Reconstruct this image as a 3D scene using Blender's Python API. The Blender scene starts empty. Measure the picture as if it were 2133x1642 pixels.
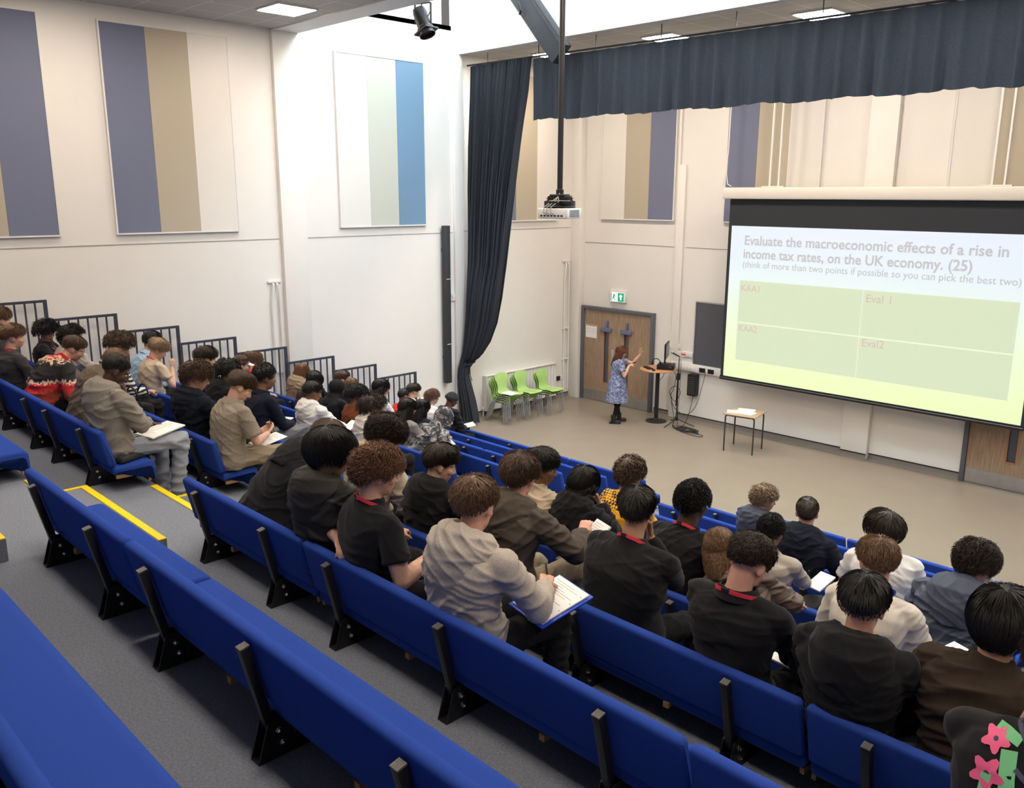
import bpy, bmesh, math, random
from mathutils import Vector, Matrix, Quaternion, Euler
import numpy as np

sc = bpy.context.scene
col = sc.collection
R = math.radians
# ------------------------------------------------------------------ camera, world, exposure
cam_data = bpy.data.cameras.new('camera')
cam = bpy.data.objects.new('camera', cam_data)
col.objects.link(cam)
cam_data.sensor_fit = 'HORIZONTAL'
cam_data.sensor_width = 36.0
cam_data.lens = 36.0 * 1803.7 / 2133.0
cam_data.clip_start = 0.05
cam.rotation_mode = 'XYZ'
yaw, pitch, roll = 0.796818, 0.226271, 0.0030398
fwd = Vector((-math.sin(yaw) * math.cos(pitch), math.cos(yaw) * math.cos(pitch), -math.sin(pitch)))
rgt = Vector((math.cos(yaw), math.sin(yaw), 0))
up = rgt.cross(fwd)
r2 = rgt * math.cos(roll) + up * math.sin(roll)
u2 = -rgt * math.sin(roll) + up * math.cos(roll)
M = Matrix((r2, u2, -fwd)).transposed().to_4x4()
M.translation = Vector((13.0, 0.0, 4.5173))
cam.matrix_world = M
sc.camera = cam

world = bpy.data.worlds.new('world')
sc.world = world
world.use_nodes = True
bg = world.node_tree.nodes['Background']
bg.inputs['Color'].default_value = (1.0, 0.965, 0.92, 1)
bg.inputs['Strength'].default_value = 0.19
sc.view_settings.view_transform = 'Standard'
sc.view_settings.look = 'None'
sc.view_settings.exposure = 0.0
sc.view_settings.gamma = 1.0
sc.view_settings.use_curve_mapping = False
cy = sc.cycles
cy.max_bounces = 5
cy.diffuse_bounces = 4
cy.glossy_bounces = 2
cy.transmission_bounces = 2
cy.use_denoising = True
cy.caustics_reflective = False
cy.caustics_refractive = False
cy.sample_clamp_indirect = 4.0
LAMP_WARM = (1.0, 0.845, 0.69)
LAMP_POWER = 45.0
SKY_POWER = 11.5

# ------------------------------------------------------------------ materials
MATS = {}
def new_mat(name):
    m = bpy.data.materials.new(name)
    m.use_nodes = True
    nt = m.node_tree
    return m, nt, nt.nodes['Principled BSDF']

def mat(name, color, rough=0.6, metal=0.0, var=0.0, vscale=20.0, bump=0.0, bscale=60.0, spec=0.35, sheen=0.0, detail=3.0, coat=0.0):
    """plain procedural surface: colour with noise variation and a noise bump"""
    if name in MATS: return MATS[name]
    m, nt, b = new_mat(name)
    b.inputs['Base Color'].default_value = (*color, 1)
    b.inputs['Roughness'].default_value = rough
    b.inputs['Metallic'].default_value = metal
    b.inputs['Specular IOR Level'].default_value = spec
    if sheen: b.inputs['Sheen Weight'].default_value = sheen
    if coat: b.inputs['Coat Weight'].default_value = coat
    if var or bump:
        tc = nt.nodes.new('ShaderNodeTexCoord')
    if var:
        n = nt.nodes.new('ShaderNodeTexNoise'); n.inputs['Scale'].default_value = vscale; n.inputs['Detail'].default_value = detail
        nt.links.new(tc.outputs['Object'], n.inputs['Vector'])
        mr = nt.nodes.new('ShaderNodeMapRange')
        mr.inputs['From Min'].default_value = 0.25; mr.inputs['From Max'].default_value = 0.75
        mr.inputs['To Min'].default_value = 1 - var; mr.inputs['To Max'].default_value = 1 + var
        nt.links.new(n.outputs['Fac'], mr.inputs['Value'])
        mx = nt.nodes.new('ShaderNodeVectorMath'); mx.operation = 'SCALE'
        mx.inputs[0].default_value = color
        nt.links.new(mr.outputs['Result'], mx.inputs['Scale'])
        nt.links.new(mx.outputs['Vector'], b.inputs['Base Color'])
    if bump:
        n2 = nt.nodes.new('ShaderNodeTexNoise'); n2.inputs['Scale'].default_value = bscale; n2.inputs['Detail'].default_value = 3
        nt.links.new(tc.outputs['Object'], n2.inputs['Vector'])
        bp = nt.nodes.new('ShaderNodeBump'); bp.inputs['Strength'].default_value = bump; bp.inputs['Distance'].default_value = 0.01
        nt.links.new(n2.outputs['Fac'], bp.inputs['Height'])
        nt.links.new(bp.outputs['Normal'], b.inputs['Normal'])
    MATS[name] = m
    return m

def emat(name, color, strength):
    if name in MATS: return MATS[name]
    m, nt, b = new_mat(name)
    b.inputs['Base Color'].default_value = (*[0.55 * q for q in color], 1)
    b.inputs['Emission Color'].default_value = (*color, 1)
    b.inputs['Emission Strength'].default_value = strength
    MATS[name] = m
    return m

def srgb(r, g, b):
    f = lambda c: (c / 255 / 12.92) if c / 255 <= 0.04045 else ((c / 255 + 0.055) / 1.055) ** 2.4
    return (f(r), f(g), f(b))

WALL = mat('wall_paint', (0.81, 0.785, 0.745), 0.55, var=0.015, vscale=1.5, bump=0.03, bscale=180)
WALL_DARKER = mat('joint_shadow_gap', (0.36, 0.34, 0.32), 0.8)
CREAM = mat('cream_board', (0.78, 0.745, 0.69), 0.7, bump=0.05, bscale=300)
CARPET = mat('grey_carpet', (0.235, 0.258, 0.312), 0.95, var=0.22, vscale=90, bump=0.5, bscale=260, spec=0.1, detail=6)
VINYL = mat('beige_vinyl', (0.250, 0.207, 0.160), 0.34, var=0.05, vscale=2.2, spec=0.4, detail=8)
BLUE = mat('blue_upholstery', (0.027, 0.068, 0.335), 0.95, var=0.07, vscale=220, bump=0.25, bscale=700, spec=0.06)
BLACK_METAL = mat('black_metal', (0.010, 0.010, 0.013), 0.42, var=0.2, vscale=14, spec=0.5)
GREY_CAP = mat('worn_cap', (0.10, 0.095, 0.09), 0.5, var=0.4, vscale=60)
CHROME = mat('chrome_bolt', (0.75, 0.74, 0.72), 0.18, metal=1.0)
STEEL = mat('brushed_steel', (0.52, 0.52, 0.53), 0.32, metal=0.9, var=0.08, vscale=9)
YELLOW = mat('yellow_nosing', srgb(252, 222, 10), 0.5, bump=0.1, bscale=200)
RAIL = mat('dark_grey_rail', srgb(58, 62, 74), 0.45)
PLY = mat('plywood', srgb(150, 116, 82), 0.6, var=0.15, vscale=12)
WHITE_PL = mat('white_plastic', (0.78, 0.77, 0.75), 0.4)
DARK_PL = mat('dark_plastic', (0.012, 0.012, 0.014), 0.4, var=0.1, vscale=30)
SLATE = mat('slate_blue_fabric', srgb(117, 123, 146), 0.9, bump=0.15, bscale=500, spec=0.1)
SKYBLUE = mat('sky_blue_fabric', srgb(116, 146, 172), 0.9, bump=0.15, bscale=500, spec=0.1)
STONE = mat('stone_fabric', srgb(182, 173, 156), 0.9, bump=0.15, bscale=500, spec=0.1)
PALE = mat('pale_fabric', (0.77, 0.745, 0.70), 0.9, bump=0.1, bscale=500, spec=0.1)
CURT = mat('black_curtain_cloth', (0.034, 0.038, 0.047), 0.88, var=0.12, vscale=40, bump=0.15, bscale=300, spec=0.08)
FRAME_GREY = mat('door_frame_grey', srgb(92, 95, 104), 0.5)
TILE = mat('ceiling_tile', (0.62, 0.595, 0.56), 0.9, var=0.03, vscale=4, bump=0.1, bscale=200)
GREEN_PL = mat('lime_plastic', srgb(166, 200, 122), 0.38)
PAPER = mat('paper', (0.86, 0.855, 0.84), 0.6)

# ------------------------------------------------------------------ mesh helpers
class MB:
    """collects geometry and links it as ONE mesh object"""
    def __init__(s): s.bm = bmesh.new(); s.mi = 0
    def _set(s, fs):
        for f in fs: f.material_index = s.mi
    def box(s, c, d, rot=None, bev=0.0, seg=2, mx=None):
        r = bmesh.ops.create_cube(s.bm, size=1.0)
        vs = r['verts']
        bmesh.ops.scale(s.bm, vec=Vector(d), verts=vs)
        fs = set(f for v in vs for f in v.link_faces)
        if bev:
            es = list(set(e for v in vs for e in v.link_edges))
            rr = bmesh.ops.bevel(s.bm, geom=es, offset=bev, segments=seg, affect='EDGES', profile=0.5)
            vs = list(set(v for v in rr['verts']) | set(v for v in vs if v.is_valid))
            fs = set(f for v in vs for f in v.link_faces)
        m = Matrix.Translation(Vector(c))
        if rot is not None: m = m @ Euler(rot).to_matrix().to_4x4()
        if mx is not None: m = mx @ m
        bmesh.ops.transform(s.bm, matrix=m, verts=vs)
        s._set(fs)
        return s
    def quad(s, pts):
        vs = [s.bm.verts.new(p) for p in pts]
        f = s.bm.faces.new(vs); f.material_index = s.mi
        return s
    def prism(s, poly, axis, a, b):
        """polygon in the two other axes, extruded along axis from a to b"""
        def P(p, t):
            return (t, p[0], p[1]) if axis == 'x' else ((p[0], t, p[1]) if axis == 'y' else (p[0], p[1], t))
        A = [s.bm.verts.new(P(p, a)) for p in poly]; B = [s.bm.verts.new(P(p, b)) for p in poly]
        n = len(poly); fs = []
        for i in range(n):
            fs.append(s.bm.faces.new((A[i], A[(i + 1) % n], B[(i + 1) % n], B[i])))
        fs.append(s.bm.faces.new(A[::-1])); fs.append(s.bm.faces.new(B))
        s._set(fs)
        return s
    def tube(s, pts, r, n=8, cap=True, close=False):
        pts = [Vector(p) for p in pts]; rings = []
        k = len(pts)
        rad = r if hasattr(r, '__len__') else [r] * k
        ref = None
        for i, p in enumerate(pts):
            d = (pts[min(i + 1, k - 1)] - pts[max(i - 1, 0)])
            if close: d = pts[(i + 1) % k] - pts[i - 1]
            d = d.normalized() if d.length > 1e-9 else Vector((0, 0, 1))
            if ref is None:
                ref = Vector((0, 0, 1)) if abs(d.z) < 0.9 else Vector((1, 0, 0))
            a = (ref - d * ref.dot(d)).normalized(); ref = a
            b = d.cross(a)
            rings.append([s.bm.verts.new(p + (a * math.cos(2 * math.pi * j / n) + b * math.sin(2 * math.pi * j / n)) * rad[i]) for j in range(n)])
        fs = []
        for i in range(k if close else k - 1):
            A, B = rings[i], rings[(i + 1) % k]
            for j in range(n):
                fs.append(s.bm.faces.new((A[j], A[(j + 1) % n], B[(j + 1) % n], B[j])))
        if cap and not close:
            fs.append(s.bm.faces.new(rings[0][::-1])); fs.append(s.bm.faces.new(rings[-1]))
        s._set(fs)
        return s
    def lathe(s, prof, c=(0, 0, 0), n=24, mx=None):
        rings = []
        for (r, z) in prof:
            vs = []
            for j in range(n):
                v = Vector((r * math.cos(2 * math.pi * j / n), r * math.sin(2 * math.pi * j / n), z))
                v = (mx @ v if mx is not None else v) + Vector(c)
                vs.append(s.bm.verts.new(v))
            rings.append(vs)
        fs = []
        for A, B in zip(rings, rings[1:]):
            for j in range(n): fs.append(s.bm.faces.new((A[j], A[(j + 1) % n], B[(j + 1) % n], B[j])))
        fs.append(s.bm.faces.new(rings[0][::-1])); fs.append(s.bm.faces.new(rings[-1]))
        s._set(fs)
        return s
    def sphere(s, c, r, u=12, v=8, mx=None):
        m = Matrix.Translation(Vector(c))
        if mx is not None: m = m @ mx
        rr = r if hasattr(r, '__len__') else (r, r, r)
        m = m @ Matrix.Diagonal((*rr, 1))
        q = bmesh.ops.create_uvsphere(s.bm, u_segments=u, v_segments=v, radius=1.0, matrix=m)
        s._set(set(f for w in q['verts'] for f in w.link_faces))
        return s
    def grid(s, P, closed=False):
        """P[i][j] points -> quads"""
        V = [[s.bm.verts.new(p) for p in row] for row in P]
        fs = []
        for A, B in zip(V, V[1:]):
            n = len(A)
            for j in range(n if closed else n - 1):
                fs.append(s.bm.faces.new((A[j], A[(j + 1) % n], B[(j + 1) % n], B[j])))
        s._set(fs)
        return s
    def mesh(s, name, mats, smooth=True, ang=35):
        bmesh.ops.recalc_face_normals(s.bm, faces=s.bm.faces)
        me = bpy.data.meshes.new(name)
        if smooth:
            lim = math.cos(R(ang))
            for e in s.bm.edges:
                if len(e.link_faces) == 2:
                    e.smooth = e.link_faces[0].normal.dot(e.link_faces[1].normal) > lim
                else: e.smooth = False
            for f in s.bm.faces: f.smooth = True
        s.bm.to_mesh(me); s.bm.free()
        for m in (mats if isinstance(mats, (list, tuple)) else [mats]): me.materials.append(m)
        return me
    def build(s, name, mats, parent=None, smooth=True, ang=35):
        return link(name, s.mesh(name, mats, smooth, ang), parent)

def link(name, data, parent=None):
    o = bpy.data.objects.new(name, data)
    col.objects.link(o)
    if parent is not None: o.parent = parent
    return o

def thing(name, label, cat, loc=(0, 0, 0), rz=0.0, group=None):
    o = bpy.data.objects.new(name, None)
    o.empty_display_size = 0.1
    col.objects.link(o)
    o.location = loc; o.rotation_euler = (0, 0, rz)
    return tag(o, label, cat, group)

def tag(o, label, cat, group=None, kind=None):
    o['label'] = label; o['category'] = cat
    if group: o['group'] = group
    if kind: o['kind'] = kind
    return o

def struct(o):
    o['kind'] = 'structure'
    return o

def copy_tree(o, parent=None):
    c = o.copy(); col.objects.link(c)
    if parent is not None: c.parent = parent
    for ch in list(o.children): copy_tree(ch, c)
    return c

def text_obj(body, size, m, name, parent=None, width=None, bold=0.0):
    cu = bpy.data.curves.new(name, 'FONT')
    cu.body = body; cu.size = size; cu.extrude = 0.0008; cu.offset = bold; cu.resolution_u = 3
    tmp = link(name, cu)
    bpy.context.view_layer.update()
    me = bpy.data.meshes.new_from_object(tmp.evaluated_get(bpy.context.evaluated_depsgraph_get()))
    bpy.data.objects.remove(tmp); bpy.data.curves.remove(cu)
    if width:
        xs = [v.co.x for v in me.vertices]; k = width / (max(xs) - min(xs)); x0 = min(xs)
        for v in me.vertices: v.co.x = (v.co.x - x0) * k
    me.materials.clear(); me.materials.append(m)
    return link(name, me, parent)
# ------------------------------------------------------------------ room shell
ZT = lambda n: 2.5 - 0.265 * n          # carpeted tier level of row n (row 0 = first full row below the camera)
YT = lambda n: 1.268 + 0.9 * n          # rear foot line of the benches of row n
XS = lambda n: -0.027 * n               # the rows drift slightly as the stand was rolled out
EDGE = 0.42                             # tier edge in front of the foot line
ROOM_R, BACK = 17.0, -3.2

o = MB().box((8.5, 11.9, -0.05), (17.4, 6.4, 0.1)).build('floor', VINYL); struct(o)
# left wall with its pilasters
mb = MB()
mb.box((-0.1, 5.8, 3.77), (0.2, 18.2, 7.54))
o = mb.build('wall_left', WALL); struct(o)
for i, (y0, y1, d) in enumerate(((7.37, 7.83, 0.09), (11.1, 11.32, 0.06), (14.5, 14.68, 0.27))):
    zt_ = 7.02 if i == 0 else (7.54 if i == 1 else 7.06)
    o = MB().box((d / 2, (y0 + y1) / 2, zt_ / 2), (d, y1 - y0, zt_), bev=0.006).build('wall_pilaster', WALL); struct(o)
# front wall
o = MB().box((8.5, 14.78, 3.55), (17.4, 0.2, 7.1)).build('wall_front', WALL); struct(o)
o = MB().box((6.71, 14.625, 3.53), (0.47, 0.11, 7.06), bev=0.006).build('wall_pier', WALL); struct(o)
# joints between wall boards
o = MB().box((0.003, 5.45, 3.80), (0.006, 3.8, 0.012)).build('trim_21', WALL_DARKER); struct(o)
o = MB().box((0.003, 0.6, 3.80), (0.006, 5.9, 0.012)).build('trim_22', WALL_DARKER); struct(o)
o = MB().box((0.003, 9.46, 3.80), (0.006, 3.25, 0.012)).build('trim_23', WALL_DARKER); struct(o)
o = MB().box((0.003, 12.9, 3.82), (0.006, 3.15, 0.012)).build('trim_24', WALL_DARKER); struct(o)
o = MB().box((1.47, 14.677, 3.505), (2.4, 0.006, 0.012)).build('trim_25', WALL_DARKER); struct(o)
o = MB().box((4.7, 14.677, 3.505), (3.55, 0.006, 0.012)).build('trim_26', WALL_DARKER); struct(o)
# coved skirting
SKIRT = mat('grey_coved_skirting', srgb(120, 112, 104), 0.5)
SKIRT_TOP = mat('skirting_line', (0.012, 0.012, 0.013), 0.6)
def skirt(name, p0, p1, nrm):
    mb = MB()
    prof = [(0.0, 0.0), (0.06, 0.0), (0.022, 0.022), (0.008, 0.06), (0.008, 0.1), (0.0, 0.1)]
    d = (Vector(p1) - Vector(p0)); n = Vector(nrm)
    P = [[Vector(p0) + n * a + Vector((0, 0, z)) for a, z in prof], [Vector(p1) + n * a + Vector((0, 0, z)) for a, z in prof]]
    mb.grid(P)
    mb.mi = 1
    P = [[Vector(p) + n * a + Vector((0, 0, z)) for a, z in ((0.0, 0.098), (0.010, 0.098), (0.010, 0.116), (0.0, 0.116))] for p in (p0, p1)]
    mb.grid(P)
    return struct(mb.build(name, [SKIRT, SKIRT_TOP]))
skirt('baseboard_left', (0, 11.33, 0), (0, 14.5, 0), (1, 0, 0))
skirt('baseboard_front', (2.3, 14.68, 0), (6.475, 14.68, 0), (0, -1, 0))
skirt('baseboard_front', (6.475, 14.57, 0), (6.945, 14.57, 0), (0, -1, 0))
skirt('baseboard_front', (6.945, 14.68, 0), (8.46, 14.68, 0), (0, -1, 0))

# ceilings: low tiled one over the back, daylight well in the middle, low tiled one over the stage
mtile, nt, b = new_mat('ceiling_tile_grid')
tc = nt.nodes.new('ShaderNodeTexCoord'); sx = nt.nodes.new('ShaderNodeSeparateXYZ')
nt.links.new(tc.outputs['Object'], sx.inputs[0])
fac = None
for ax, off in (('X', 0.0), ('Y', 0.19)):
    a = nt.nodes.new('ShaderNodeMath'); a.operation = 'ADD'; a.inputs[1].default_value = off + 60.0
    nt.links.new(sx.outputs[ax], a.inputs[0])
    q = nt.nodes.new('ShaderNodeMath'); q.operation = 'PINGPONG'; q.inputs[1].default_value = 0.3
    nt.links.new(a.outputs[0], q.inputs[0])
    l = nt.nodes.new('ShaderNodeMath'); l.operation = 'LESS_THAN'; l.inputs[1].default_value = 0.010
    nt.links.new(q.outputs[0], l.inputs[0])
    if fac is None: fac = l
    else:
        mx_ = nt.nodes.new('ShaderNodeMath'); mx_.operation = 'MAXIMUM'
        nt.links.new(fac.outputs[0], mx_.inputs[0]); nt.links.new(l.outputs[0], mx_.inputs[1]); fac = mx_
mixc = nt.nodes.new('ShaderNodeMix'); mixc.data_type = 'RGBA'
mixc.inputs[6].default_value = (0.50, 0.475, 0.445, 1); mixc.inputs[7].default_value = (0.70, 0.685, 0.66, 1)
nt.links.new(fac.outputs[0], mixc.inputs[0]); nt.links.new(mixc.outputs[2], b.inputs['Base Color'])
b.inputs['Roughness'].default_value = 0.9
o = MB().box((8.5, 2.09, 7.08), (17.4, 10.6, 0.1)).build('ceiling', mtile); struct(o)
o = MB().box((8.5, 7.61, 7.075), (17.4, 0.44, 0.13)).build('ceiling_edge', WALL); struct(o)
o = MB().box((8.5, 7.80, 8.3), (17.4, 0.06, 2.55)).build('wall_bulkhead', WALL); struct(o)
o = MB().box((8.5, 13.0, 7.12), (17.4, 3.4, 0.1)).build('ceiling_stage', mtile); struct(o)
o = MB().box((8.5, 11.27, 8.3), (17.4, 0.06, 2.48)).build('wall_bulkhead', WALL); struct(o)
# daylight well: high side wall set back behind a ledge, glazed strip and rooflights
o = MB().box((-0.55, 9.5, 8.6), (0.1, 3.6, 2.2)).build('wall_clerestory', WALL); struct(o)
o = MB().box((-0.3, 9.5, 7.5), (0.6, 3.6, 0.08)).build('trim_30', WALL); struct(o)
o = MB().box((8.2, 9.53, 9.66), (17.8, 3.6, 0.1)).build('ceiling_well', WALL); struct(o)
SKYGLASS = emat('daylit_rooflight', (0.84, 0.94, 1.0), SKY_POWER)
for i in range(5):
    o = MB().box((1.0 + 3.3 * i, 9.53, 9.585), (2.7, 2.6, 0.03)).build('window_%d' % (i + 1), SKYGLASS); struct(o)
    o = MB().box((1.0 + 3.3 * i, 8.2, 9.58), (2.8, 0.06, 0.08)).box((1.0 + 3.3 * i, 10.86, 9.58), (2.8, 0.06, 0.08)) \
        .box((-0.37 + 3.3 * i, 9.53, 9.58), (0.06, 2.72, 0.08)).box((2.37 + 3.3 * i, 9.53, 9.58), (0.06, 2.72, 0.08)).build('window_frame', WHITE_PL); struct(o)

# ceiling light panels
DIFF = emat('lamp_diffuser', LAMP_WARM, LAMP_POWER)
lp = MB(); lp.box((0, 0, -0.012), (0.62, 0.62, 0.024)); lpf = lp.mesh('light_frame', WHITE_PL)
dm = MB().box((0, 0, -0.027), (0.57, 0.57, 0.008)).mesh('diffuser', DIFF)
DIFF2 = emat('stage_lamp_diffuser', LAMP_WARM, LAMP_POWER * 2.0)
dm2 = MB().box((0, 0, -0.027), (0.57, 0.57, 0.008)).mesh('diffuser', DIFF2)
def ceiling_light(x, y, z, label, group):
    t = thing('ceiling_light', label, 'ceiling light', (x, y, z), 0, group)
    link('light_frame', lpf, t); link('diffuser', dm2 if y > 11 else dm, t)
    return t
ceiling_light(1.56, 6.78, 7.03, 'square white ceiling light panel glowing above the slate and stone striped wall panels', 'lights in the low ceiling')
for ix in range(6):
    for iy in range(3):
        x, y = 1.56 + 2.7 * ix, 6.78 - 2.7 * iy
        if (ix, iy) == (0, 0): continue
        ceiling_light(x, y, 7.03, 'square white ceiling light panel above the blue bench rows', 'lights in the low ceiling')
for x, lb in ((1.32, 'square stage ceiling light glowing behind the top of the dark steel brace'), (3.85, 'small lit square stage ceiling light above the valance, right of the brace'),
          (6.55, 'wide lit stage ceiling light peeping over the black valance'), (9.2, 'square stage ceiling light behind the right part of the valance')):
    ceiling_light(x, 12.5, 7.07, lb, 'lights over the stage')
# smoke detector seen on the low ceiling
tag(MB().lathe([(0.05, 0), (0.055, -0.02), (0.03, -0.035), (0.001, -0.036)]).build('smoke_detector', WHITE_PL), 'small round white detector on the tiled ceiling', 'detector').location = (1.3, 4.9, 7.03)

# ------------------------------------------------------------------ wall panels
def acoustic_panel(name, org, ux, stripes, label):
    """org = lower left corner on the wall, ux = direction along the wall, n = out of the wall"""
    ux = Vector(ux); n = Vector((1, 0, 0)) if abs(ux.y) > 0.5 else Vector((0, -1, 0))
    t = thing(name, label, 'wall panel', org, 0, 'striped acoustic panels')
    W_, H_ = 1.895, 2.89
    def slab(nm, a, b_, z0, z1, d0, d1, m):
        c = ux * ((a + b_) / 2) + n * ((d0 + d1) / 2) + Vector((0, 0, (z0 + z1) / 2))
        d = Vector((abs(ux.x) * (b_ - a) + abs(n.x) * (d1 - d0), abs(ux.y) * (b_ - a) + abs(n.y) * (d1 - d0), z1 - z0))
        mb = MB(); mb.box(c, d); return mb.build(nm, m, t)
    mb = MB()
    for (a, b_, z0, z1) in ((0, W_, 0, 0.022), (0, W_, H_ - 0.022, H_), (0, 0.022, 0.022, H_ - 0.022), (W_ - 0.022, W_, 0.022, H_ - 0.022)):
        c = ux * ((a + b_) / 2) + n * 0.027 + Vector((0, 0, (z0 + z1) / 2))
        mb.box(c, (abs(ux.x) * (b_ - a) + abs(n.x) * 0.052, abs(ux.y) * (b_ - a) + abs(n.y) * 0.052, z1 - z0))
    mb.build('frame', WHITE_PL, t)
    w = (W_ - 0.044) / 3
    for i, m in enumerate(stripes):
        slab('fabric_strip', 0.022 + w * i + (0.003 if i else 0), 0.022 + w * (i + 1), 0.022, H_ - 0.022, 0.002, 0.045, m)
    return t
GREYGREEN = mat('grey_green_fabric', srgb(196, 198, 186), 0.9, bump=0.15, bscale=500, spec=0.1)
acoustic_panel('wall_panel', (0, 2.11, 3.94), (0, 1, 0), (PALE, STONE, SLATE), 'tall wall panel at the far left edge, cut by the picture border, slate stripe last')
acoustic_panel('wall_panel', (0, 4.75, 3.94), (0, 1, 0), (SLATE, STONE, PALE), 'tall wall panel of slate, stone and cream stripes left of the pilaster')
acoustic_panel('wall_panel', (0, 8.52, 3.95), (0, 1, 0), (PALE, GREYGREEN, SKYBLUE), 'tall wall panel with a sky blue stripe in the bright daylit bay')
acoustic_panel('wall_panel', (0, 12.12, 3.98), (0, 1, 0), (SLATE, STONE, PALE), 'wall panel partly hidden by the black side curtain behind the projector')
acoustic_panel('wall_panel', (0.73, 14.68, 4.01), (1, 0, 0), (PALE, STONE, SLATE), 'wall panel above the double doors with cream, stone and slate stripes')
acoustic_panel('wall_panel', (3.76, 14.68, 4.01), (1, 0, 0), (SLATE, STONE, PALE), 'wall panel behind the left end of the projection screen casing')
acoustic_panel('wall_panel', (7.77, 14.68, 4.01), (1, 0, 0), (PALE, STONE, SLATE), 'wall panel behind the right end of the projection screen casing')
# cable ducts on the front wall
o = tag(MB().box((2.79, 14.655, 2.55), (0.17, 0.05, 5.1), bev=0.006).box((2.70, 14.66, 4.4), (0.05, 0.04, 5.2), bev=0.004).build('cable_duct', WALL), 'vertical cream cable duct beside the dark notice board', 'cable duct')
for (w_, y_, z1, lb) in (((0.03, 0.028), 7.2, 3.08, 'pair of white heating pipes beside the pilaster on the left wall'), ((0.03, 0.028), 14.36, 3.06, 'pair of white heating pipes near the corner by the double doors')):
    mb = MB()
    for k in (-0.06, 0.06):
        mb.tube([(0.035, y_ + k * 0.6, z1), (0.06, y_ + k * 0.6, z1 - 0.02), (0.06, y_ + k, z1 - 0.2), (0.045, y_ + k * 1.2, z1 - 0.3), (0.045, y_ + k * 1.2, 0.2)], 0.018, 8)
    mb.box((0.02, y_, z1 + 0.03), (0.04, 0.24, 0.03))
    for z in (1.6, 0.9): mb.box((0.03, y_, z), (0.05, 0.2, 0.03))
    tag(mb.build('heating_pipes', WHITE_PL), lb, 'pipes')

# ------------------------------------------------------------------ raked stand: carpeted tiers, aisle steps, handrails
for n in range(-3, 10):
    y0 = YT(n - 1) + EDGE if n > -3 else BACK
    y1 = YT(n) + EDGE
    z = ZT(n)
    mb = MB(); mb.box((7.7, (y0 + y1) / 2, z / 2), (14.9, y1 - y0, z))
    struct(mb.build('floor_tier', CARPET))
stepm = MB(); stepm.box((0, 0.18, -0.0665), (1.44, 0.36, 0.133)); stepmesh = stepm.mesh('step_block', CARPET)
nos = MB(); nos.box((0, 0.335, 0.002), (1.44, 0.05, 0.006)).box((-0.70, 0.155, 0.002), (0.04, 0.31, 0.006)); nosmesh = nos.mesh('nosing', YELLOW)
rows_word = ['tenth', 'ninth', 'eighth', 'seventh', 'sixth', 'fifth', 'fourth', 'third', 'second', 'front']
for n in range(-1, 9):
    t = thing('aisle_step', 'carpeted half step with yellow edge in the aisle, behind the %s bench row' % rows_word[min(n + 1, 9)] if n >= 0 else 'carpeted half step with yellow edge in the aisle near the camera',
              'step', (7.03 + XS(n), YT(n) + EDGE, ZT(n) - 0.1325), 0, 'half steps of the aisle')
    link('block', stepmesh, t); link('nosing', nosmesh, t)
for n in range(-1, 10):
    o = MB().box((0, -0.03, 0.003), (1.46, 0.05, 0.006)).build('trim_%d' % (n + 2), YELLOW); struct(o)
    o.location = (7.03 + XS(n), YT(n) + EDGE, ZT(n))
def rail_panel():
    t = bpy.data.objects.new('guard_rail', None); col.objects.link(t)
    H, Lr = 1.10, 0.885
    for y in (0.0, -Lr):
        MB().box((0, y, H / 2 - 0.15), (0.035, 0.045, H + 0.3)).build('post', RAIL, t)
    MB().box((0, -Lr / 2, H - 0.017), (0.035, Lr - 0.05, 0.034)).build('top_rail', RAIL, t)
    MB().box((0, -Lr / 2, 0.07), (0.03, Lr - 0.05, 0.03)).build('bottom_rail', RAIL, t)
    for i in range(6):
        MB().box((0, -Lr * (i + 1) / 7, H / 2 + 0.02), (0.016, 0.022, H - 0.1)).build('bar', RAIL, t)
    return t
rp = rail_panel()
for k in range(-1, 8):
    c = rp if k == -1 else copy_tree(rp)
    c.location = (0.14 + (0.02 if k % 2 else 0), 3.67 + 0.9 * k, 3.105 - 0.268 * k - 1.10)
    tag(c, 'dark grey guard rail panel on the left wall, %s from the stage end' % ['first', 'second', 'third', 'fourth', 'fifth', 'sixth', 'seventh', 'eighth', 'ninth'][7 - k], 'railing', 'stepped guard rails along the left wall')
# ------------------------------------------------------------------ upholstered bench units
def rounded(poly, r, seg=4):
    """round the corners of a 2D polygon"""
    out = []; n = len(poly)
    for i in range(n):
        p0, p, p1 = Vector(poly[i - 1]), Vector(poly[i]), Vector(poly[(i + 1) % n])
        rr = r[i] if hasattr(r, '__len__') else r
        a = (p0 - p).normalized(); b = (p1 - p).normalized()
        k = min(rr, (p0 - p).length * 0.49, (p1 - p).length * 0.49)
        A = p + a * k; B = p + b * k
        for j in range(seg + 1):
            t = j / seg
            out.append(tuple(A * (1 - t) ** 2 + p * 2 * t * (1 - t) + B * t ** 2))
    return out

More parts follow.
